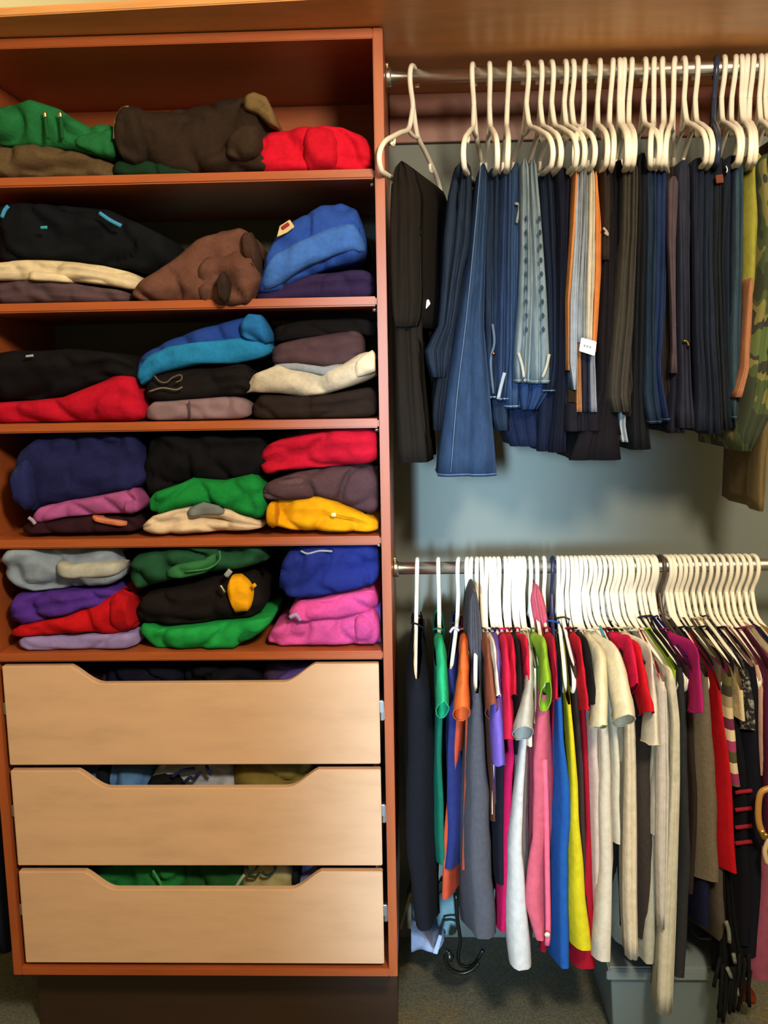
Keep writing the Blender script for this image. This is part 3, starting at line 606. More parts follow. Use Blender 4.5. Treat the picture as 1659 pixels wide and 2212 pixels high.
t = trousers('trousers', 'grey and white striped trousers with orange edges and a paper tag', 1264, [
    dict(rows=Rw((372, 1240, 1248), (500, 1233, 1244), (650, 1223, 1234), (800, 1224, 1232)), nb=1, yf=.162, hex='b87840'),
    dict(rows=Rw((366, 1246, 1262), (500, 1242, 1258), (650, 1232, 1250), (780, 1230, 1248), (842, 1240, 1246)), nb=2, yf=.17, hex='8c94a0'),
    dict(rows=Rw((366, 1260, 1274), (500, 1257, 1272), (650, 1248, 1268), (740, 1246, 1268)), nb=2, yf=.165, hex='7c8288'),
    dict(rows=Rw((366, 1272, 1288), (500, 1271, 1288), (650, 1266, 1284), (740, 1264, 1282)), nb=2, yf=.168, hex='b4aa98'),
    dict(rows=Rw((370, 1284, 1292), (480, 1286, 1299), (580, 1286, 1299), (700, 1280, 1292), (760, 1278, 1288)), nb=1, yf=.162, hex='b87038'),
    dict(rows=Rw((690, 1246, 1256), (780, 1246, 1256), (890, 1246, 1258)), nb=1, yf=.158, hex='9c6a40'),
    dict(rows=Rw((690, 1255, 1280), (780, 1256, 1278), (890, 1258, 1278)), nb=2, yf=.15, hex='20202c'),
    dict(rows=Rw((690, 1276, 1290), (780, 1276, 1288), (890, 1278, 1294)), nb=1, yf=.157, hex='747884'),
    dict(rows=Rw((870, 1226, 1296), (900, 1222, 1298), (932, 1224, 1298)), nb=3, yf=.15, hex='14121a', name='waistband')], '8c94a0', 'cloth', cat='trousers', front=1244)
tg = patch(t, 'paper_tag', [(1256, 729), (1289, 738), (1285, 769), (1251, 758)], 'e8ecf0', 0, Y0=YR-.182, th=.002, label='white paper tag')
for x in (1261, 1267, 1273):
    patch(tg, 'tag_print', [(x, 743+(x-1261)*.25), (x+4, 744+(x-1261)*.25), (x+4, 750+(x-1261)*.25), (x, 749+(x-1261)*.25)], '8a9298', 0, Y0=YR-.1835, th=.001)
t = trousers('trousers', 'brownish black trousers with a pale emblem beside the striped pair', 1294, [
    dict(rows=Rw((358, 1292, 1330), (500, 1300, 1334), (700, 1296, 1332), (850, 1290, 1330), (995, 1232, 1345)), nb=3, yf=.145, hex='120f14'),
    dict(rows=Rw((358, 1300, 1320), (450, 1302, 1322), (560, 1300, 1318)), nb=1, yf=.16, hex='2a211c')], '120f14', 'cloth', cat='trousers', front=1318)
seam(t, [(1303, 492), (1310, 500), (1313, 508), (1306, 502)], '9a8c88', .163, .0025, 'emblem')
t = trousers('trousers', 'charcoal trousers with lighter vertical fold lines', 1322, [
    dict(rows=Rw((345, 1350, 1384), (500, 1346, 1382), (700, 1328, 1374), (850, 1312, 1360), (890, 1320, 1366)), nb=4, yf=.16, gro=.016, hex='37342f'),
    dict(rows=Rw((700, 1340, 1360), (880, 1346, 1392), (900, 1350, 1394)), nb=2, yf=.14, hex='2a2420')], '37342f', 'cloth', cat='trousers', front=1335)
t = trousers('trousers', 'black trousers with a white lining strip showing at the hem', 1338, [
    dict(rows=Rw((345, 1326, 1352), (600, 1324, 1346), (860, 1310, 1330), (940, 1312, 1345)), nb=2, yf=.135),
    dict(rows=Rw((860, 1338, 1354), (920, 1338, 1352), (955, 1344, 1358)), nb=1, yf=.12, hex='9aa2a8', name='white_lining')], '0d0d12', 'cloth', cat='trousers', front=1350)
t = trousers('trousers', 'greenish black trousers next to the charcoal folded pair', 1347, [
    dict(rows=Rw((330, 1376, 1402), (500, 1376, 1400), (700, 1370, 1396), (860, 1366, 1396), (972, 1364, 1408)), nb=2, yf=.15)], '12151a', 'denim', cat='trousers', front=1362)
t = trousers('jeans', 'teal blue jeans in the middle of the upper row', 1363, [
    dict(rows=Rw((360, 1396, 1420), (500, 1398, 1420), (700, 1394, 1416), (860, 1390, 1420), (915, 1400, 1432)), nb=2, yf=.16, hem='33465a')], '1a2a3e', front=1378)
t = trousers('jeans', 'bright navy jeans with a royal blue fold', 1392, [
    dict(rows=Rw((362, 1418, 1444), (500, 1418, 1442), (640, 1416, 1440), (800, 1410, 1430), (910, 1418, 1450)), nb=2, yf=.15, hem='33465a')], '1a2a4e', front=1425)
t = trousers('trousers', 'brown trousers mostly hidden behind the mauve strip', 1413, [
    dict(rows=Rw((360, 1440, 1462), (560, 1436, 1452), (800, 1426, 1450), (912, 1428, 1466)), nb=2, yf=.13)], '241d1c', 'cloth', cat='trousers', front=1400)
t = trousers('trousers', 'mauve brown trousers seen as one narrow pale fold', 1432, [
    dict(rows=Rw((380, 1444, 1470), (520, 1444, 1462), (640, 1450, 1462), (760, 1453, 1464), (806, 1448, 1467)), nb=1, yf=.165, hex='4a3f48'),
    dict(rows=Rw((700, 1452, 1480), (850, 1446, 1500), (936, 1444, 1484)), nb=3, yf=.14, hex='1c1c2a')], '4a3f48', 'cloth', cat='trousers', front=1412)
t = trousers('jeans', 'slate grey jeans right of the mauve fold', 1457, [
    dict(rows=Rw((345, 1462, 1498), (560, 1466, 1496), (740, 1470, 1496), (850, 1472, 1500), (925, 1470, 1508)), nb=3, yf=.155, gro=.014)], '26293a', front=1438)
seam(t, [(1476, 736), (1484, 738), (1488, 748)], '8a7a50', .157, .003, 'rivet', 'metal')
t = trousers('jeans', 'dark blue black jeans with thin pale fold lines', 1477, [
    dict(rows=Rw((340, 1496, 1524), (560, 1498, 1522), (740, 1500, 1524), (860, 1506, 1534), (930, 1500, 1536)), nb=2, yf=.16, gro=.016)], '181f30', front=1513)
t = trousers('jeans', 'dark jeans below the last long white hanger arm', 1504, [
    dict(rows=Rw((345, 1522, 1546), (560, 1520, 1544), (740, 1522, 1550), (860, 1528, 1560), (938, 1528, 1564)), nb=2, yf=.15)], '1b2434', front=1537)
t = trousers('jeans', 'black blue jeans with a rust patch on a navy hanger', 1546, [
    dict(rows=Rw((340, 1544, 1574), (560, 1540, 1568), (740, 1546, 1572), (860, 1552, 1578), (930, 1556, 1584)), nb=3, yf=.155)], '1a2028', front=1555,
    hlabel='slim navy blue hanger, the only dark one on the upper rod', hm=mat('2a3550', 'plastic'))
patch(t, 'leather_patch', [(1546, 378), (1562, 376), (1564, 394), (1548, 396)], '6a3c30', 0, Y0=YR-.166, label='rust patch')
seam(t, [(1568, 358), (1571, 366), (1569, 374)], 'b0b4b0', .16, .002, 'metal_ring', 'metal')
t = trousers('jeans', 'navy jeans second to last before the yellow green ones', 1562, [
    dict(rows=Rw((335, 1570, 1594), (560, 1566, 1590), (740, 1568, 1588), (860, 1570, 1592), (925, 1574, 1594)), nb=2, yf=.16)], '1a2436', front=1600)
t = trousers('jeans', 'teal grey jeans beside the yellow green ones', 1586, [
    dict(rows=Rw((330, 1588, 1610), (560, 1586, 1608), (740, 1578, 1606), (850, 1578, 1604), (905, 1580, 1596)), nb=2, yf=.165, hem='3a5060')], '2c4050', front=1612)
t = trousers('trousers', 'yellow green trousers narrowing to a point near the right edge', 1601, [
    dict(rows=Rw((330, 1614, 1650), (450, 1610, 1660), (600, 1608, 1655), (660, 1608, 1636), (728, 1606, 1616)), nb=1, yf=.14, gro=.006)], '8c8a3a', 'cloth', cat='trousers', front=1620)
t = trousers('trousers', 'green camouflage trousers at the right edge of the upper rod', 1625, [
    dict(rows=Rw((330, 1640, 1690), (480, 1650, 1700), (620, 1644, 1710), (760, 1622, 1700), (880, 1612, 1680), (960, 1588, 1640), (975, 1600, 1630)), nb=3, yf=.17)], '3c4a2c', 'camo', cat='trousers', front=1640)
t = trousers('trousers', 'tan trousers hem slanting down beside the camouflage pair', 1612, [
    dict(rows=Rw((600, 1618, 1632), (740, 1606, 1624), (800, 1602, 1620), (858, 1584, 1606)), nb=1, yf=.18, gro=.004)], '9a6a50', 'cloth', cat='trousers', front=1626)
t = trousers('trousers', 'dark brown trousers at the far right corner of the upper rod', 1654, [
    dict(rows=Rw((300, 1652, 1700), (480, 1664, 1720), (760, 1690, 1740), (900, 1690, 1740)), nb=2, yf=.14)], '2a211e', 'cloth', cat='trousers', front=1680)
t = trousers('trousers', 'olive tan trousers with one narrow low leg at the right edge', 1642, [
    dict(rows=Rw((700, 1660, 1690), (900, 1652, 1680), (980, 1644, 1662), (1060, 1640, 1658), (1105, 1640, 1652)), nb=1, yf=.13, gro=.005)], '6a5c40', 'cloth', cat='trousers', front=1668)

# ------------------------------------------------------------------ shirts on the lower rod
LG = 'white hangers along the lower rod'
def armz(s):
    return interp([(0, -.060), (.012, -.080), (.03, -.105), (.075, -.122), (.125, -.140), (.17, -.158), (.198, -.178), (.22, -.21), (.30, -.30)], abs(s))
def shirt(name, short, hook, rows, hexc, kind='cloth', sf=.20, neck=.075, sleeve=None, cat='shirt', shex=None, wave=1.0, hm=None, hlabel=None, tilt=0, skind=None, back=.19, cuff=None, open_=1.0, sy=None, collar=None, longsleeve=None, topfold=None):
    X = at(hook, 1225, YR).x; seed = random.random()*100
    sf = max(sf, .186); Yf = YR-sf
    fr_ = []
    for (py, xl, xr) in rows:
        a, b = at(xl, py, Yf), at(xr, py, Yf); fr_.append(((a.z+b.z)/2, (a.x+b.x)/2, (b.x-a.x)/2))
    fr_.sort()
    zx = [(z, x) for z, x, h in fr_]; zh = [(z, h) for z, x, h in fr_]
    zb = fr_[0][0]; ztf = fr_[-1][0]
    Xf0 = interp(zx, ZL-.17); yaw = math.atan2(Xf0-X, sf)
    t = thing(name, (X, YR, zb), short, cat, 'shirts and tops on the lower rod')
    K, nz = 30, 17; V, F = [], []
    for j in range(nz+1):
        for i in range(K):
            th = 2*math.pi*(i+.5)/K
            c, s_ = math.cos(th), math.sin(th)
            L = sf if c > 0 else back
            s = -L*c                                 # negative = towards the viewer
            side = 1 if s_ > 0 else -1
            zt = ZL+armz(s)+.0075
            if abs(s) < neck:
                dip = .055 if side > 0 else .016
                zt = ZL+armz(neck)+.0075-dip*(1-(s/neck)**2)
            zbot = zb+.012*noise.noise((s*8+seed, 0, 3))+(.02*(abs(s)/L)**2 if L > .1 else 0)
            tt = (j/nz)**1.25
            z = zt+(zbot-zt)*tt
            hw = interp(zh, z); xc = interp(zx, z)
            fac = -s/sf if s < 0 else -.35*s/sf
            ramp = min(1, (zt-z)/.05)
            topw = min(hw, .011)
            h = topw+(hw-topw)*ramp
            h *= (.55+.45*min(1, abs(s)/L*1.2)) if s < 0 else .6
            off = side*abs(s_)**.55*h if abs(s) > neck or j > 0 else side*abs(s_)**.55*max(h, .012)
            x = X+(xc-X)*fac+off
            x += wave*(.007*math.sin(s*38+seed+z*3)+.006*noise.noise((s*10+seed, z*3, 7)))*ramp*min(1, (zt-z)/.25)
            y = YR+s+wave*.006*noise.noise((z*5, seed, side))*ramp
            x += wave*.003*noise.noise((s*20, z*12, seed))
            V.append(Vector((x, y, z)))
    for j in range(nz):
        for i in range(K): F.append((j*K+i, j*K+(i+1) % K, (j+1)*K+(i+1) % K, (j+1)*K+i))
    body = mk('body', V, F, mat(hexc, kind), t)
    # neck band
    nb_ = []
    for i in range(K+1):
        q = V[(i) % K]
    ring = [V[i] for i in range(K) if abs(V[i].y-YR) < neck+.012]
    if len(ring) > 5 and collar is not False:
        cen = sum(ring, Vector())/len(ring); ring.sort(key=lambda v: math.atan2((v.x-cen.x)*6, v.y-cen.y))
        Vc, Fc = tube_geo(ring, .0022, 5, True, 2); mk('neckband', Vc, Fc, mat(collar or hexc, kind), t)
    if topfold:
        drape('shoulder_fold', topfold[1], mat(hexc, kind), t, 2, yf=topfold[0], yb=.02, gro=.008)
    if longsleeve:
        drape('long_sleeve', longsleeve, mat(hexc, kind), t, 2, yf=sf+.012, yb=-(sf-.06), gro=.008, amp=.4)
    if sleeve:
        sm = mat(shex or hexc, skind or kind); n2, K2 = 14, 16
        p1 = sleeve[-1][0]; shrt = (p1-sleeve[0][0]) < 260
        se = sy if sy else sf+.012+.055*open_
        A = Vector((neck+.012, ZL+armz(neck+.012)-.002)); T = Vector((sf*.99, ZL+armz(sf*.9)+.012))
        xl, xr = sleeve[-1][1:]; be = at((xl+xr)/2, p1, YR-se-.03)
        E = Vector((se, be.z-.022)); V2, F2 = [], []
        for j in range(n2+1):
            u = j/n2
            P = A*(1-u)**2+T*2*u*(1-u)+E*u*u
            tg = ((T-A)*2*(1-u)+(E-T)*2*u).normalized(); nr = Vector((-tg.y, tg.x))
            if nr.x < 0: nr = -nr
            py = proj((X, YR-P.x, P.y))[1]
            xl, xr = interp3(sleeve, py)
            pa, pb = at(xl, py, YR-P.x), at(xr, py, YR-P.x)
            e = min(1, u/.45); e = e*e*(3-2*e)
            bw = .011+(.046-.011)*e; hw = .010+(max(.006, (pb.x-pa.x)/2)-.010)*e
            xs = (pa.x+pb.x)/2*e+(X+(Xf0-X)*P.x/sf)*(1-e)
            for k in range(K2):
                an = 2*math.pi*k/K2; cy_, sx_ = math.cos(an), math.sin(an)
                q = P+nr*bw*cy_
                V2.append(Vector((xs+hw*sx_*(.8+.2*abs(sx_))+e*.003*noise.noise((u*6, an, seed)), YR-q.x, q.y+e*.006*noise.noise((u*3, an*1.5, seed+4)))))
        for j in range(n2):
            for k in range(K2): F2.append((j*K2+k, j*K2+(k+1) % K2, (j+1)*K2+(k+1) % K2, (j+1)*K2+k))
        F2.append(tuple(range(K2)))
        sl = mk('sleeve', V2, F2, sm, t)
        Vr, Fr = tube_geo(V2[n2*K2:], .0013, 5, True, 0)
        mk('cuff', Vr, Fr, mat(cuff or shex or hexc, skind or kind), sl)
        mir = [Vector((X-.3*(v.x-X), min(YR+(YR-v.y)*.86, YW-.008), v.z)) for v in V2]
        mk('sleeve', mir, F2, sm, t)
    hanger(X, ZL, yaw, 'l', hlabel or ('white hanger of the '+short), LG, hm, tilt or random.uniform(-.02, .03))
    return t
shirt('cardigan', 'long black jacket hanging first beside the cabinet', 901, Rw((1400, 872, 930), (1500, 868, 936), (1700, 865, 946), (1850, 872, 950), (1950, 890, 950), (2032, 902, 955)), '10121a', 'cloth', sf=.205, neck=.05, cat='jacket', wave=1.2)
shirt('shirt', 'emerald green T-shirt, second from the cabinet', 947, Rw((1400, 930, 958), (1520, 938, 962), (1640, 940, 964), (1800, 940, 966), (1890, 944, 966)), '0e5a48', sf=.17, sleeve=Rw((1366, 944, 962), (1440, 942, 966), (1522, 941, 970)), shex='22a070', cat='T-shirt', cuff='2ab080')  # body green is darkened to carry its shade; the sleeve keeps the lit green
t = shirt('shirt', 'navy blue collared shirt, third from the cabinet', 990, Rw((1400, 958, 992), (1550, 955, 990), (1700, 948, 994), (1800, 950, 990), (1897, 950, 978)), '20285e', sf=.19, neck=.05, cat='shirt')
tube('collar_stripe', [at(x, y, YR-.12) for x, y in ((972, 1366), (980, 1356), (992, 1362))], .003, mat('a8a8c0'), t, 6)
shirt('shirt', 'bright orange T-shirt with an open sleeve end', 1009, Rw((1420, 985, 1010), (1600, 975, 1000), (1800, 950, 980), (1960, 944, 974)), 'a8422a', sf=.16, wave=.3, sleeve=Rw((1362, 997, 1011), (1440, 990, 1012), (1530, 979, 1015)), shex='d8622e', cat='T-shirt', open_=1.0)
shirt('shirt', 'plain rust coloured top hidden right behind the orange T-shirt', 1018, Rw((1420, 1004, 1014), (1600, 1000, 1012), (1900, 990, 1010)), '8a3a28', sf=.14, cat='top', wave=.2)
shirt('cardigan', 'long charcoal grey cardigan left of the brown tee', 1030, Rw((1300, 1012, 1036), (1420, 1012, 1044), (1550, 1006, 1052), (1700, 992, 1062), (1850, 992, 1072), (2000, 995, 1078), (2052, 1000, 1072)), '46464e', 'knit', sf=.222, neck=.025, cat='cardigan', wave=1.3, topfold=(.14, Rw((1278, 1020, 1030), (1300, 1012, 1033), (1380, 1010, 1040), (1470, 1012, 1046))))
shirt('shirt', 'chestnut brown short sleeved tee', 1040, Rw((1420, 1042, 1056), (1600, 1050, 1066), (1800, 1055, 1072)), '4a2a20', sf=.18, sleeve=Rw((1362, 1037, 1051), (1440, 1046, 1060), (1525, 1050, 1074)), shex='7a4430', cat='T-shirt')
shirt('shirt', 'cream short sleeved top between the brown and purple tees', 1050, Rw((1420, 1055, 1066), (1600, 1062, 1072), (1780, 1066, 1076)), 'c8b8a4', sf=.18, sleeve=Rw((1370, 1052, 1062), (1430, 1058, 1070), (1496, 1066, 1080)), shex='dac8b4', cat='top', open_=.4)
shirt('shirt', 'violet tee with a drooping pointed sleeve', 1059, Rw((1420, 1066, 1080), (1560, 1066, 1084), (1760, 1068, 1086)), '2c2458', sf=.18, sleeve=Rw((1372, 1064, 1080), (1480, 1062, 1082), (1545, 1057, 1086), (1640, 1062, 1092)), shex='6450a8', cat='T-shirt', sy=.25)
shirt('shirt', 'black top deep behind the violet tee', 1068, Rw((1450, 1074, 1088), (1700, 1066, 1094), (1930, 1070, 1092)), '14121c', sf=.15, cat='top')
shirt('shirt', 'crimson top with its long magenta side beside the white shirt', 1077, Rw((1420, 1086, 1104), (1560, 1092, 1116), (1640, 1094, 1122), (1800, 1082, 1112), (2028, 1072, 1094)), 'a80f48', sf=.19, sleeve=Rw((1362, 1080, 1096), (1470, 1083, 1104), (1582, 1084, 1112)), shex='c01a3c', cat='top', open_=.6)
shirt('shirt', 'scarlet tee just right of the crimson top', 1091, Rw((1420, 1098, 1112), (1600, 1106, 1120)), '9a1024', sf=.17, sleeve=Rw((1350, 1094, 1108), (1430, 1100, 1112), (1494, 1102, 1114)), shex='c01430', cat='T-shirt', open_=.4)
shirt('shirt', 'black tee between the two red tees', 1100, Rw((1420, 1108, 1124), (1650, 1118, 1136)), '121013', sf=.18, sleeve=Rw((1344, 1102, 1116), (1440, 1110, 1126), (1530, 1112, 1132)), cat='T-shirt', open_=.6)
shirt('shirt', 'bright red narrow top left of the white shirts', 1108, Rw((1400, 1124, 1138), (1600, 1130, 1140)), 'a01028', sf=.17, sleeve=Rw((1375, 1122, 1136), (1430, 1130, 1140), (1472, 1134, 1141)), shex='c41230', cat='top', open_=.4)
shirt('shirt', 'long white shirt with a grey open sleeve end and rounded hem', 1117, Rw((1420, 1128, 1150), (1600, 1126, 1148), (1750, 1108, 1146), (1850, 1098, 1146), (2000, 1090, 1160), (2090, 1090, 1166), (2118, 1100, 1160)), 'bab6b4', sf=.222, sleeve=Rw((1400, 1136, 1152), (1500, 1130, 1152), (1572, 1106, 1152)), shex='a8a49c', cat='shirt', open_=1.0)
shirt('shirt', 'ivory blouse with lace-like shoulders right of the long white shirt', 1124, Rw((1400, 1140, 1156), (1500, 1140, 1158), (1640, 1136, 1152)), 'd6ceb2', 'cloth', sf=.2, cat='blouse')
shirt('shirt', 'thin white top squeezed left of the lime tee', 1131, Rw((1400, 1148, 1160), (1500, 1148, 1160), (1580, 1146, 1158)), 'd8d2bc', sf=.19, cat='top')
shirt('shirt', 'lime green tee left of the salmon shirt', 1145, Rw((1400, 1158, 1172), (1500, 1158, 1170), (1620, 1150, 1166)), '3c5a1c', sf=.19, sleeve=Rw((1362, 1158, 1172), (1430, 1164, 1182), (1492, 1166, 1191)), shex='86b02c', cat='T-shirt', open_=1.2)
t = shirt('shirt', 'long salmon pink button shirt', 1159, Rw((1290, 1160, 1182), (1400, 1172, 1192), (1550, 1150, 1195), (1650, 1136, 1196), (1800, 1148, 1200), (1950, 1132, 1196), (2010, 1150, 1196), (2050, 1166, 1192)), 'ba5466', sf=.225, neck=.03, cat='shirt', wave=1.5, topfold=(.05, Rw((1268, 1157, 1164), (1290, 1154, 1174), (1320, 1158, 1182), (1370, 1166, 1190))))
tube('placket', [at(x, y, YR-.217) for x, y in ((1176, 1640), (1180, 1750), (1182, 1880), (1184, 1990), (1182, 2040))], .006, mat('d8607a'), t, 6)
b_ = at(1182, 2018, YR-.228); tube('button', [b_, b_+Vector((0, -.003, 0))], .0055, mat('e0c8b8', 'plastic'), t, 10, smoothing=0, label='pearl button')
shirt('shirt', 'dark red top between the salmon and blue shirts', 1175, Rw((1380, 1182, 1198), (1500, 1192, 1204), (1700, 1190, 1200), (1900, 1180, 1196), (2075, 1164, 1192)), '8c0f26', sf=.18, sleeve=Rw((1362, 1180, 1194), (1430, 1186, 1200), (1500, 1190, 1204)), shex='b0122e', cat='top', open_=.3)
shirt('shirt', 'long royal blue shirt left of the yellow one', 1193, Rw((1330, 1184, 1204), (1450, 1198, 1216), (1600, 1200, 1224), (1700, 1198, 1236), (1760, 1196, 1238), (1850, 1192, 1232), (2000, 1190, 1230), (2090, 1188, 1230), (2112, 1196, 1222)), '1c4e94', sf=.228, neck=.05, cat='shirt', hm=mat('20264a', 'plastic'), hlabel='dark navy hanger under the long royal blue shirt')
shirt('shirt', 'long yellow shirt right of the royal blue one', 1205, Rw((1360, 1206, 1226), (1450, 1214, 1232), (1550, 1224, 1242), (1700, 1232, 1260), (1800, 1232, 1268), (1950, 1230, 1284), (2050, 1234, 1296), (2074, 1238, 1292)), 'c8b81e', sf=.238, cat='shirt', wave=.6)
shirt('shirt', 'dark brown top right behind the yellow shirt', 1214, Rw((1350, 1224, 1246), (1500, 1238, 1254), (1650, 1246, 1264), (1850, 1252, 1272), (2000, 1258, 1276)), '3a2c28', sf=.18, neck=.04, cat='top', wave=.3)
shirt('shirt', 'deep red long top right of the dark brown one', 1224, Rw((1390, 1238, 1254), (1500, 1250, 1268), (1600, 1256, 1276), (1800, 1264, 1282), (2060, 1230, 1310), (2112, 1236, 1308)), '9c1024', sf=.17, wave=.3, sleeve=Rw((1392, 1240, 1252), (1460, 1246, 1260), (1520, 1252, 1268)), shex='b81428', cat='top', open_=.3)
shirt('shirt', 'black short sleeved tee left of the cream shirts', 1234, Rw((1400, 1254, 1270), (1520, 1264, 1280)), '141114', sf=.19, sleeve=Rw((1365, 1246, 1262), (1440, 1258, 1276), (1515, 1264, 1286)), cat='T-shirt', open_=.5)
shirt('shirt', 'pinkish white long shirt, leftmost of the pale shirts', 1243, Rw((1400, 1264, 1284), (1550, 1276, 1298), (1700, 1272, 1296), (1850, 1272, 1296), (1980, 1278, 1298), (2025, 1284, 1296)), 'c8b4aa', sf=.195, cat='shirt')
shirt('shirt', 'large cream shirt with a wide sleeve, second of the pale ones', 1252, Rw((1380, 1276, 1300), (1500, 1288, 1320), (1600, 1296, 1330), (1750, 1296, 1340), (1900, 1296, 1344), (2050, 1286, 1346), (2096, 1288, 1344)), 'd2c8b8', sf=.22, sleeve=Rw((1360, 1268, 1294), (1440, 1278, 1312), (1560, 1274, 1310)), shex='d6ceb0', cat='shirt', open_=.6)
t = shirt('shirt', 'ivory tee with a big flared sleeve and a blue neck trim', 1261, Rw((1380, 1290, 1310), (1500, 1312, 1340), (1650, 1332, 1352), (1800, 1338, 1354), (1840, 1342, 1352)), 'd2ccba', sf=.205, sleeve=Rw((1350, 1294, 1316), (1430, 1306, 1340), (1500, 1318, 1362), (1545, 1324, 1370)), shex='dcd4ba', cat='T-shirt', open_=.9)
tube('neck_trim', [at(x, y, YR-.11) for x, y in ((1296, 1352), (1304, 1372), (1312, 1388))], .0028, mat('3c8498'), t, 6, label='blue trim')
shirt('shirt', 'long cream top, last pale one left of the raspberry tee', 1270, Rw((1380, 1312, 1332), (1500, 1344, 1366), (1650, 1352, 1376), (1850, 1350, 1380)), 'd8cab0', sf=.19, cat='top', longsleeve=Rw((1500, 1350, 1372), (1650, 1352, 1378), (1800, 1350, 1380), (1950, 1350, 1380), (2075, 1356, 1382)))
shirt('shirt', 'beige tank top hidden between the cream and raspberry tops', 1280, Rw((1400, 1330, 1346), (1520, 1346, 1360)), 'c8b898', sf=.16, cat='tank top')
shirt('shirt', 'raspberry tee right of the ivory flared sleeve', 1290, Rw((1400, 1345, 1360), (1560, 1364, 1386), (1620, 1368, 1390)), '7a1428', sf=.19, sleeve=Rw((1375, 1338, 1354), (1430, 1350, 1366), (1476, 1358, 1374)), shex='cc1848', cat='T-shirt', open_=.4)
shirt('shirt', 'scarlet and black raglan tee', 1301, Rw((1400, 1358, 1376), (1500, 1362, 1396), (1572, 1366, 1398)), '17121a', sf=.2, sleeve=Rw((1350, 1348, 1362), (1440, 1364, 1384), (1528, 1384, 1407)), shex='c41424', cat='T-shirt', open_=.5)
shirt('shirt', 'pale lime top over a white sleeve, beside the scarlet raglan tee', 1312, Rw((1380, 1374, 1390), (1450, 1384, 1400), (1560, 1392, 1412)), 'c4cc94', sf=.19, sleeve=Rw((1440, 1390, 1404), (1520, 1392, 1416), (1592, 1388, 1423)), shex='d2cec0', cat='top', open_=.4)
shirt('shirt', 'long brown grey cardigan left of the two long white shirts', 1322, Rw((1360, 1382, 1402), (1480, 1402, 1424), (1600, 1380, 1426), (1700, 1376, 1424), (1900, 1380, 1426), (2056, 1382, 1424)), '3c3632', 'knit', sf=.185, neck=.05, cat='cardigan')
shirt('shirt', 'white lace hemmed camisole whose hem shows below the brown grey cardigan', 1332, Rw((1450, 1396, 1414), (1800, 1396, 1420), (2060, 1378, 1424), (2106, 1386, 1420)), 'b4b4a4', sf=.16, cat='camisole')
shirt('shirt', 'left one of the two long white shirts, ending higher', 1342, Rw((1380, 1398, 1418), (1450, 1424, 1440), (1600, 1424, 1450), (1750, 1420, 1452), (1830, 1424, 1446)), 'cfcac6', sf=.21, cat='shirt', longsleeve=Rw((1480, 1424, 1444), (1700, 1422, 1450), (1850, 1422, 1446), (1940, 1424, 1444), (2010, 1426, 1438)))
shirt('shirt', 'right one of the two long white shirts, hanging lowest of all', 1352, Rw((1380, 1414, 1440), (1450, 1440, 1458), (1560, 1452, 1472), (1700, 1450, 1472), (1880, 1448, 1470)), 'cbc9b8', sf=.2, cat='shirt', longsleeve=Rw((1450, 1440, 1460), (1560, 1452, 1472), (1700, 1448, 1472), (1850, 1440, 1468), (2000, 1428, 1464), (2100, 1424, 1460), (2195, 1420, 1456)))
shirt('shirt', 'orange red sliver of a top between the long white shirts', 1361, Rw((1400, 1412, 1424), (1530, 1426, 1436)), 'b83c28', sf=.2, cat='top')
shirt('shirt', 'bright lime top right of the long white shirts', 1371, Rw((1380, 1446, 1458), (1440, 1456, 1466), (1510, 1458, 1466)), '8cae20', sf=.195, cat='top')
shirt('shirt', 'dark slate long dress right of the long white shirts', 1381, Rw((1330, 1434, 1458), (1450, 1462, 1484), (1600, 1468, 1502), (1800, 1472, 1506), (2000, 1468, 1506), (2132, 1456, 1500)), '2c2e32', sf=.19, neck=.04, cat='dress')
shirt('shirt', 'brown black cardigan behind the slate dress', 1391, Rw((1300, 1424, 1448), (1450, 1478, 1496), (1700, 1490, 1512), (1950, 1490, 1510)), '2e2422', sf=.17, neck=.03, cat='cardigan')
shirt('shirt', 'indigo top with its shoulder edge above the magenta one', 1402, Rw((1280, 1454, 1470), (1380, 1494, 1508), (1450, 1506, 1516)), '1e2078', sf=.195, neck=.03, cat='top')
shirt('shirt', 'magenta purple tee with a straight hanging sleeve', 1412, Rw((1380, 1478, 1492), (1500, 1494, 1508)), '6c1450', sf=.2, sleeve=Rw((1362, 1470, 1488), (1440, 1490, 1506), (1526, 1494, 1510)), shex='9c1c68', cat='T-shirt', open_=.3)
shirt('cardigan', 'long taupe grey cardigan with wide soft folds near the right', 1427, Rw((1310, 1476, 1498), (1420, 1512, 1538), (1560, 1508, 1552), (1700, 1508, 1556), (1800, 1512, 1556), (1926, 1510, 1552)), '6a6254', 'knit', sf=.205, neck=.03, cat='cardigan', wave=1.4, hm=mat('4a3a30', 'plastic'), hlabel='brown hanger under the long taupe grey cardigan')
shirt('shirt', 'navy long top below the taupe cardigan', 1440, Rw((1450, 1530, 1548), (1800, 1520, 1560), (2020, 1520, 1548)), '141834', sf=.16, cat='top')
shirt('shirt', 'long thin bright red top near the right', 1450, Rw((1400, 1538, 1552), (1500, 1552, 1564), (1600, 1558, 1572), (1700, 1564, 1580), (1850, 1568, 1586), (1906, 1574, 1586)), 'b4101e', sf=.22, cat='top')
shirt('shirt', 'grey brown tunic whose pointed hem hangs behind the red top', 1461, Rw((1450, 1544, 1566), (1700, 1548, 1584), (1950, 1544, 1586), (2060, 1566, 1590)), '4c463e', sf=.17, cat='tunic')
shirt('sweater', 'striped knit sweater in cream, plum and olive', 1472, Rw((1340, 1530, 1556), (1430, 1560, 1588), (1540, 1564, 1594), (1650, 1568, 1602), (1720, 1574, 1606)), 'cfc3a0', 'stripes', sf=.205, neck=.03, cat='sweater')
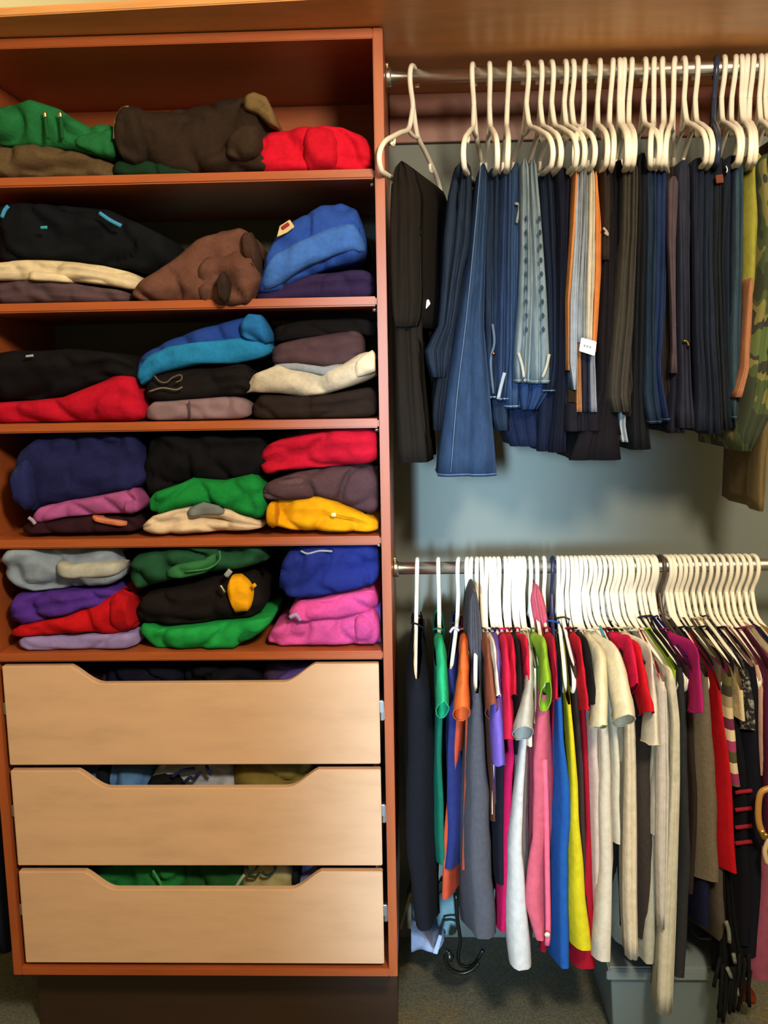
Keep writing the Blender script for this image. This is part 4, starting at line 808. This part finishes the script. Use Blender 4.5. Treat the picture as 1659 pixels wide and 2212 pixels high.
t = shirt('sweater', 'black sweater with red stripes low at its side', 1483, Rw((1450, 1570, 1592), (1650, 1580, 1616), (1820, 1586, 1628), (1930, 1588, 1640), (2060, 1590, 1630)), '0e0f18', sf=.18, cat='sweater')
for i_, y in enumerate((1712, 1750, 1788, 1822)): tube('red_stripe', [at(x, y-(x-1588)*.12, YR-.186) for x in (1588, 1606, 1624)], .0045, mat('8c1c2c', 'knit'), t, 6, label='red stripe')
shirt('cardigan', 'cream cardigan folded double over its hanger near the right edge', 1497, Rw((1370, 1556, 1580), (1440, 1590, 1610), (1540, 1596, 1614), (1575, 1600, 1614)), 'd4c6a2', 'knit', sf=.22, neck=.04, cat='cardigan')
shirt('shirt', 'black lace top right of the cream cardigan', 1511, Rw((1340, 1552, 1590), (1430, 1594, 1626), (1520, 1606, 1640), (1600, 1610, 1640)), '1a1a1e', 'lace', sf=.2, neck=.03, cat='top')
shirt('shirt', 'long navy black dress near the right edge', 1526, Rw((1400, 1606, 1644), (1500, 1612, 1656), (1700, 1612, 1662), (1900, 1608, 1656), (2084, 1604, 1640)), '0f111e', sf=.19, cat='dress')
X41 = at(1556, 1225, YR).x
hanger(X41, ZL, math.atan2(at(1656, 1440, YR-.205).x-X41, .205), 'l', 'bare white hanger with its arm uncovered, near the right edge', LG)
shirt('shirt', 'pale pink top behind the bare hanger at the right', 1541, Rw((1380, 1612, 1632), (1500, 1640, 1660), (1700, 1650, 1670)), 'c49a90', sf=.15, cat='top')
shirt('shirt', 'plum top right of the bare hanger', 1571, Rw((1400, 1650, 1676), (1600, 1652, 1690), (1850, 1654, 1700)), '4c1c38', sf=.2, cat='top')
shirt('dress', 'dusty mauve dress at the lower right edge', 1584, Rw((1450, 1665, 1700), (1800, 1650, 1710), (1950, 1634, 1700), (2090, 1596, 1690), (2140, 1610, 1690)), '8c4a62', sf=.17, cat='dress')
for hx, lb, hexc in ((1598, 'ivory blouse, third from last at the right edge', 'd2c8ac'), (1612, 'dark blue top, second to last at the right edge', '20264a'), (1628, 'tan top, last one at the right edge of the lower rod', 'a08050')):
    shirt('shirt', lb, hx, Rw((1400, hx+90, hx+112), (1800, hx+100, hx+130)), hexc, sf=.18, neck=.05, cat='top')

# ------------------------------------------------------------------ things on the floor and at the edges
# navy garment left of the cabinet
t = thing('coat', (-.96, 1.9, .3), 'dark navy coat hanging left of the cabinet, a sliver at the edge', 'coat')
drape('coat_body', Rw((1400, -120, -28), (1700, -110, 4), (1900, -100, 14), (2060, -90, 22)), mat('14182c'), t, 3, yf=.10, yb=.1)
t = folded('plastic_bag', 'crumpled bluish white bag on the carpet beside the cabinet', [(858, 2006), (880, 1996), (912, 2010), (935, 2050), (962, 2040)], [(858, 2062), (900, 2060), (930, 2060), (962, 2052)], 'a4b4dc', 0, .12, 1, 2.2, 'cloth', 'bag', 0, Y0=2.02, xlim=(-.02, 2))
patch(t, 'bag_handle', [(935, 2060), (945, 2062), (955, 2022), (948, 2020)], 'b4c4e4', 0, Y0=1.99, th=.003)
t = folded('cardboard_sheet', 'beige cardboard sheet leaning behind the white bag', [(862, 2000), (876, 1965), (889, 1925), (898, 1960)], [(862, 2010), (898, 2012)], '8c8468', 0, .02, 1, .2, 'cloth', 'cardboard', None, Y0=2.12, xlim=(-.03, 2))
cord(t, 'folded_edge', [(864, 2006), (874, 1972), (886, 1930)], .004, 'b0a890', -.01, Y0=2.12)
t = folded('storage_box', 'pale teal plastic box on the carpet behind the long navy shirt', [(945, 1962), (958, 1952), (980, 1946), (990, 1960)], [(945, 2030), (990, 2034)], '7ca0aa', 0, .12, 1, .5, 'cloth', 'box', 0, Y0=2.08, xlim=(0, 2))
cord(t, 'dark_band', [(956, 1988), (975, 1986), (990, 1992)], .003, '20323a', -.01, Y0=2.07)
Yb = 1.99
t = thing('black_cord', at(1000, 2090, Yb), 'black cord looped on the carpet below the grey cardigan', 'cord')
tube('loop', [at(x, y, Yb) for x, y in ((985, 1930), (988, 1985), (994, 2030), (990, 2060), (992, 2080), (1008, 2088), (1026, 2080), (1044, 2050))], .0045, mat('101512', 'plastic'), t, 8, smoothing=5)
tube('loop', [at(x, y, Yb-.02) for x, y in ((966, 2050), (962, 2072), (972, 2092), (996, 2102), (1020, 2094), (1034, 2080))], .005, mat('101512', 'plastic'), t, 8, smoothing=5)
tube('plug', [at(x, y, Yb-.02) for x, y in ((968, 2054), (972, 2064), (970, 2074))], [.007, .010, .008], mat('182018', 'plastic'), t, 8)
# storage bin bottom right
a = at(1316, 2212, 1.86); b = at(1560, 2212, 1.86); ztop = at(1430, 2098, 1.86).z
t = thing('storage_bin', ((a.x+b.x)/2, 2.0, 0), 'translucent blue grey storage bin on the carpet under the long shirts', 'bin')
BIN = mat('8fa4ac', 'clearbin')
x0, x1, y0, y1, zt = a.x, b.x, 1.86, 2.16, max(ztop, .14)
tp = .012
def bq(name, p, n, m=BIN, pr=t): return prism(name, p, n, m, pr, bev=.001)
bq('bin_wall', [(x0+tp, y0+tp, .002), (x1-tp, y0+tp, .002), (x1, y0, zt), (x0, y0, zt)], (0, .003, 0))
bq('bin_wall', [(x0+tp, y1-tp, .002), (x1-tp, y1-tp, .002), (x1, y1, zt), (x0, y1, zt)], (0, .003, 0))
bq('bin_wall', [(x0+tp, y0+tp, .002), (x0+tp, y1-tp, .002), (x0, y1, zt), (x0, y0, zt)], (.003, 0, 0))
bq('bin_wall', [(x1-tp, y0+tp, .002), (x1-tp, y1-tp, .002), (x1, y1, zt), (x1, y0, zt)], (-.003, 0, 0))
bq('bin_base', [(x0+tp, y0+tp, .002), (x1-tp, y0+tp, .002), (x1-tp, y1-tp, .002), (x0+tp, y1-tp, .002)], (0, 0, .003))
box('bin_lid', (x0-.006, y0-.008, zt), (x1+.006, y1+.006, zt+.014), mat('a4b4b8', 'clearbin'), t, .004)
box('lid_rim', (x0-.010, y0-.012, zt-.014), (x1+.010, y0-.007, zt+.008), mat('9cacb2', 'clearbin'), t, .002)
# pale tissue bundle on the bin
t = folded('paper_bundle', 'pale grey rounded bundle lying on the lid of the storage bin', [(1500, 2090), (1515, 2068), (1535, 2066), (1550, 2090)], [(1500, 2128), (1550, 2122)], '8c9896', 0, .12, 1, .6, 'cloth', 'bundle', zt+.014, Y0=1.95, xlim=(-2, 3))
# black fringed scarf
t = thing('fringed_scarf', at(1580, 2190, 1.80), 'black fringed scarf trailing down at the lower right', 'scarf')
drape('scarf_body', Rw((1880, 1560, 1580), (1990, 1560, 1592), (2080, 1556, 1612), (2120, 1552, 1616)), mat('0e1013', 'knit'), t, 3, yf=.19, yb=-.1)
for i_ in range(16):
    x = 1546+i_*4.4+random.uniform(-3, 3); y0_ = 2080+random.uniform(-20, 20); l = random.uniform(60, 120)
    tube('fringe', [at(x+8, y0_, YR-.195), at(x+5+random.uniform(-5, 5), y0_+l*.5, YR-.2-random.uniform(0, .01)), at(x+random.uniform(-6, 6), y0_+l, YR-.2)], .0042, mat('101214', 'knit'), t, 5)
for pts in (((1568, 1990), (1574, 2010), (1576, 2036)), ((1584, 2060), (1588, 2080)), ((1570, 2090), (1580, 2112)), ((1590, 2130), (1594, 2150))):
    tube('grey_tuft', [at(x, y, YR-.205) for x, y in pts], .0045, mat('6c706c', 'knit'), t, 5, label='grey tuft')
# tan leather strap with gold buckle at the right edge
t = thing('handbag_strap', at(1648, 1860, 1.72), 'tan leather bag strap with gold fitting hanging at the right edge', 'strap')
tube('strap', [at(x, y, 1.72) for x, y in ((1665, 1702), (1644, 1712), (1638, 1745), (1640, 1780), (1650, 1806))], .0065, mat('a87c40', 'leather'), t, 8, smoothing=5)
tube('strap', [at(x, y, 1.72) for x, y in ((1660, 1812), (1652, 1840), (1658, 1866))], .005, mat('c8b490', 'leather'), t, 8, smoothing=5)
tube('buckle', [at(x, y, 1.717) for x, y in ((1645, 1792), (1650, 1808), (1655, 1800))], .006, mat('d8b060', 'metal'), t, 8, smoothing=4)
# red cloth and orange leaf-like scrap on the carpet
t = folded('fallen_cloth', 'small rust red cloth scrap on the carpet at the lower right corner', [(1606, 2150), (1622, 2140), (1640, 2160)], [(1606, 2176), (1640, 2182)], '8c3c24', 0, .06, 1, 1, 'cloth', 'cloth', None, Y0=1.87, xlim=(-2, 3))
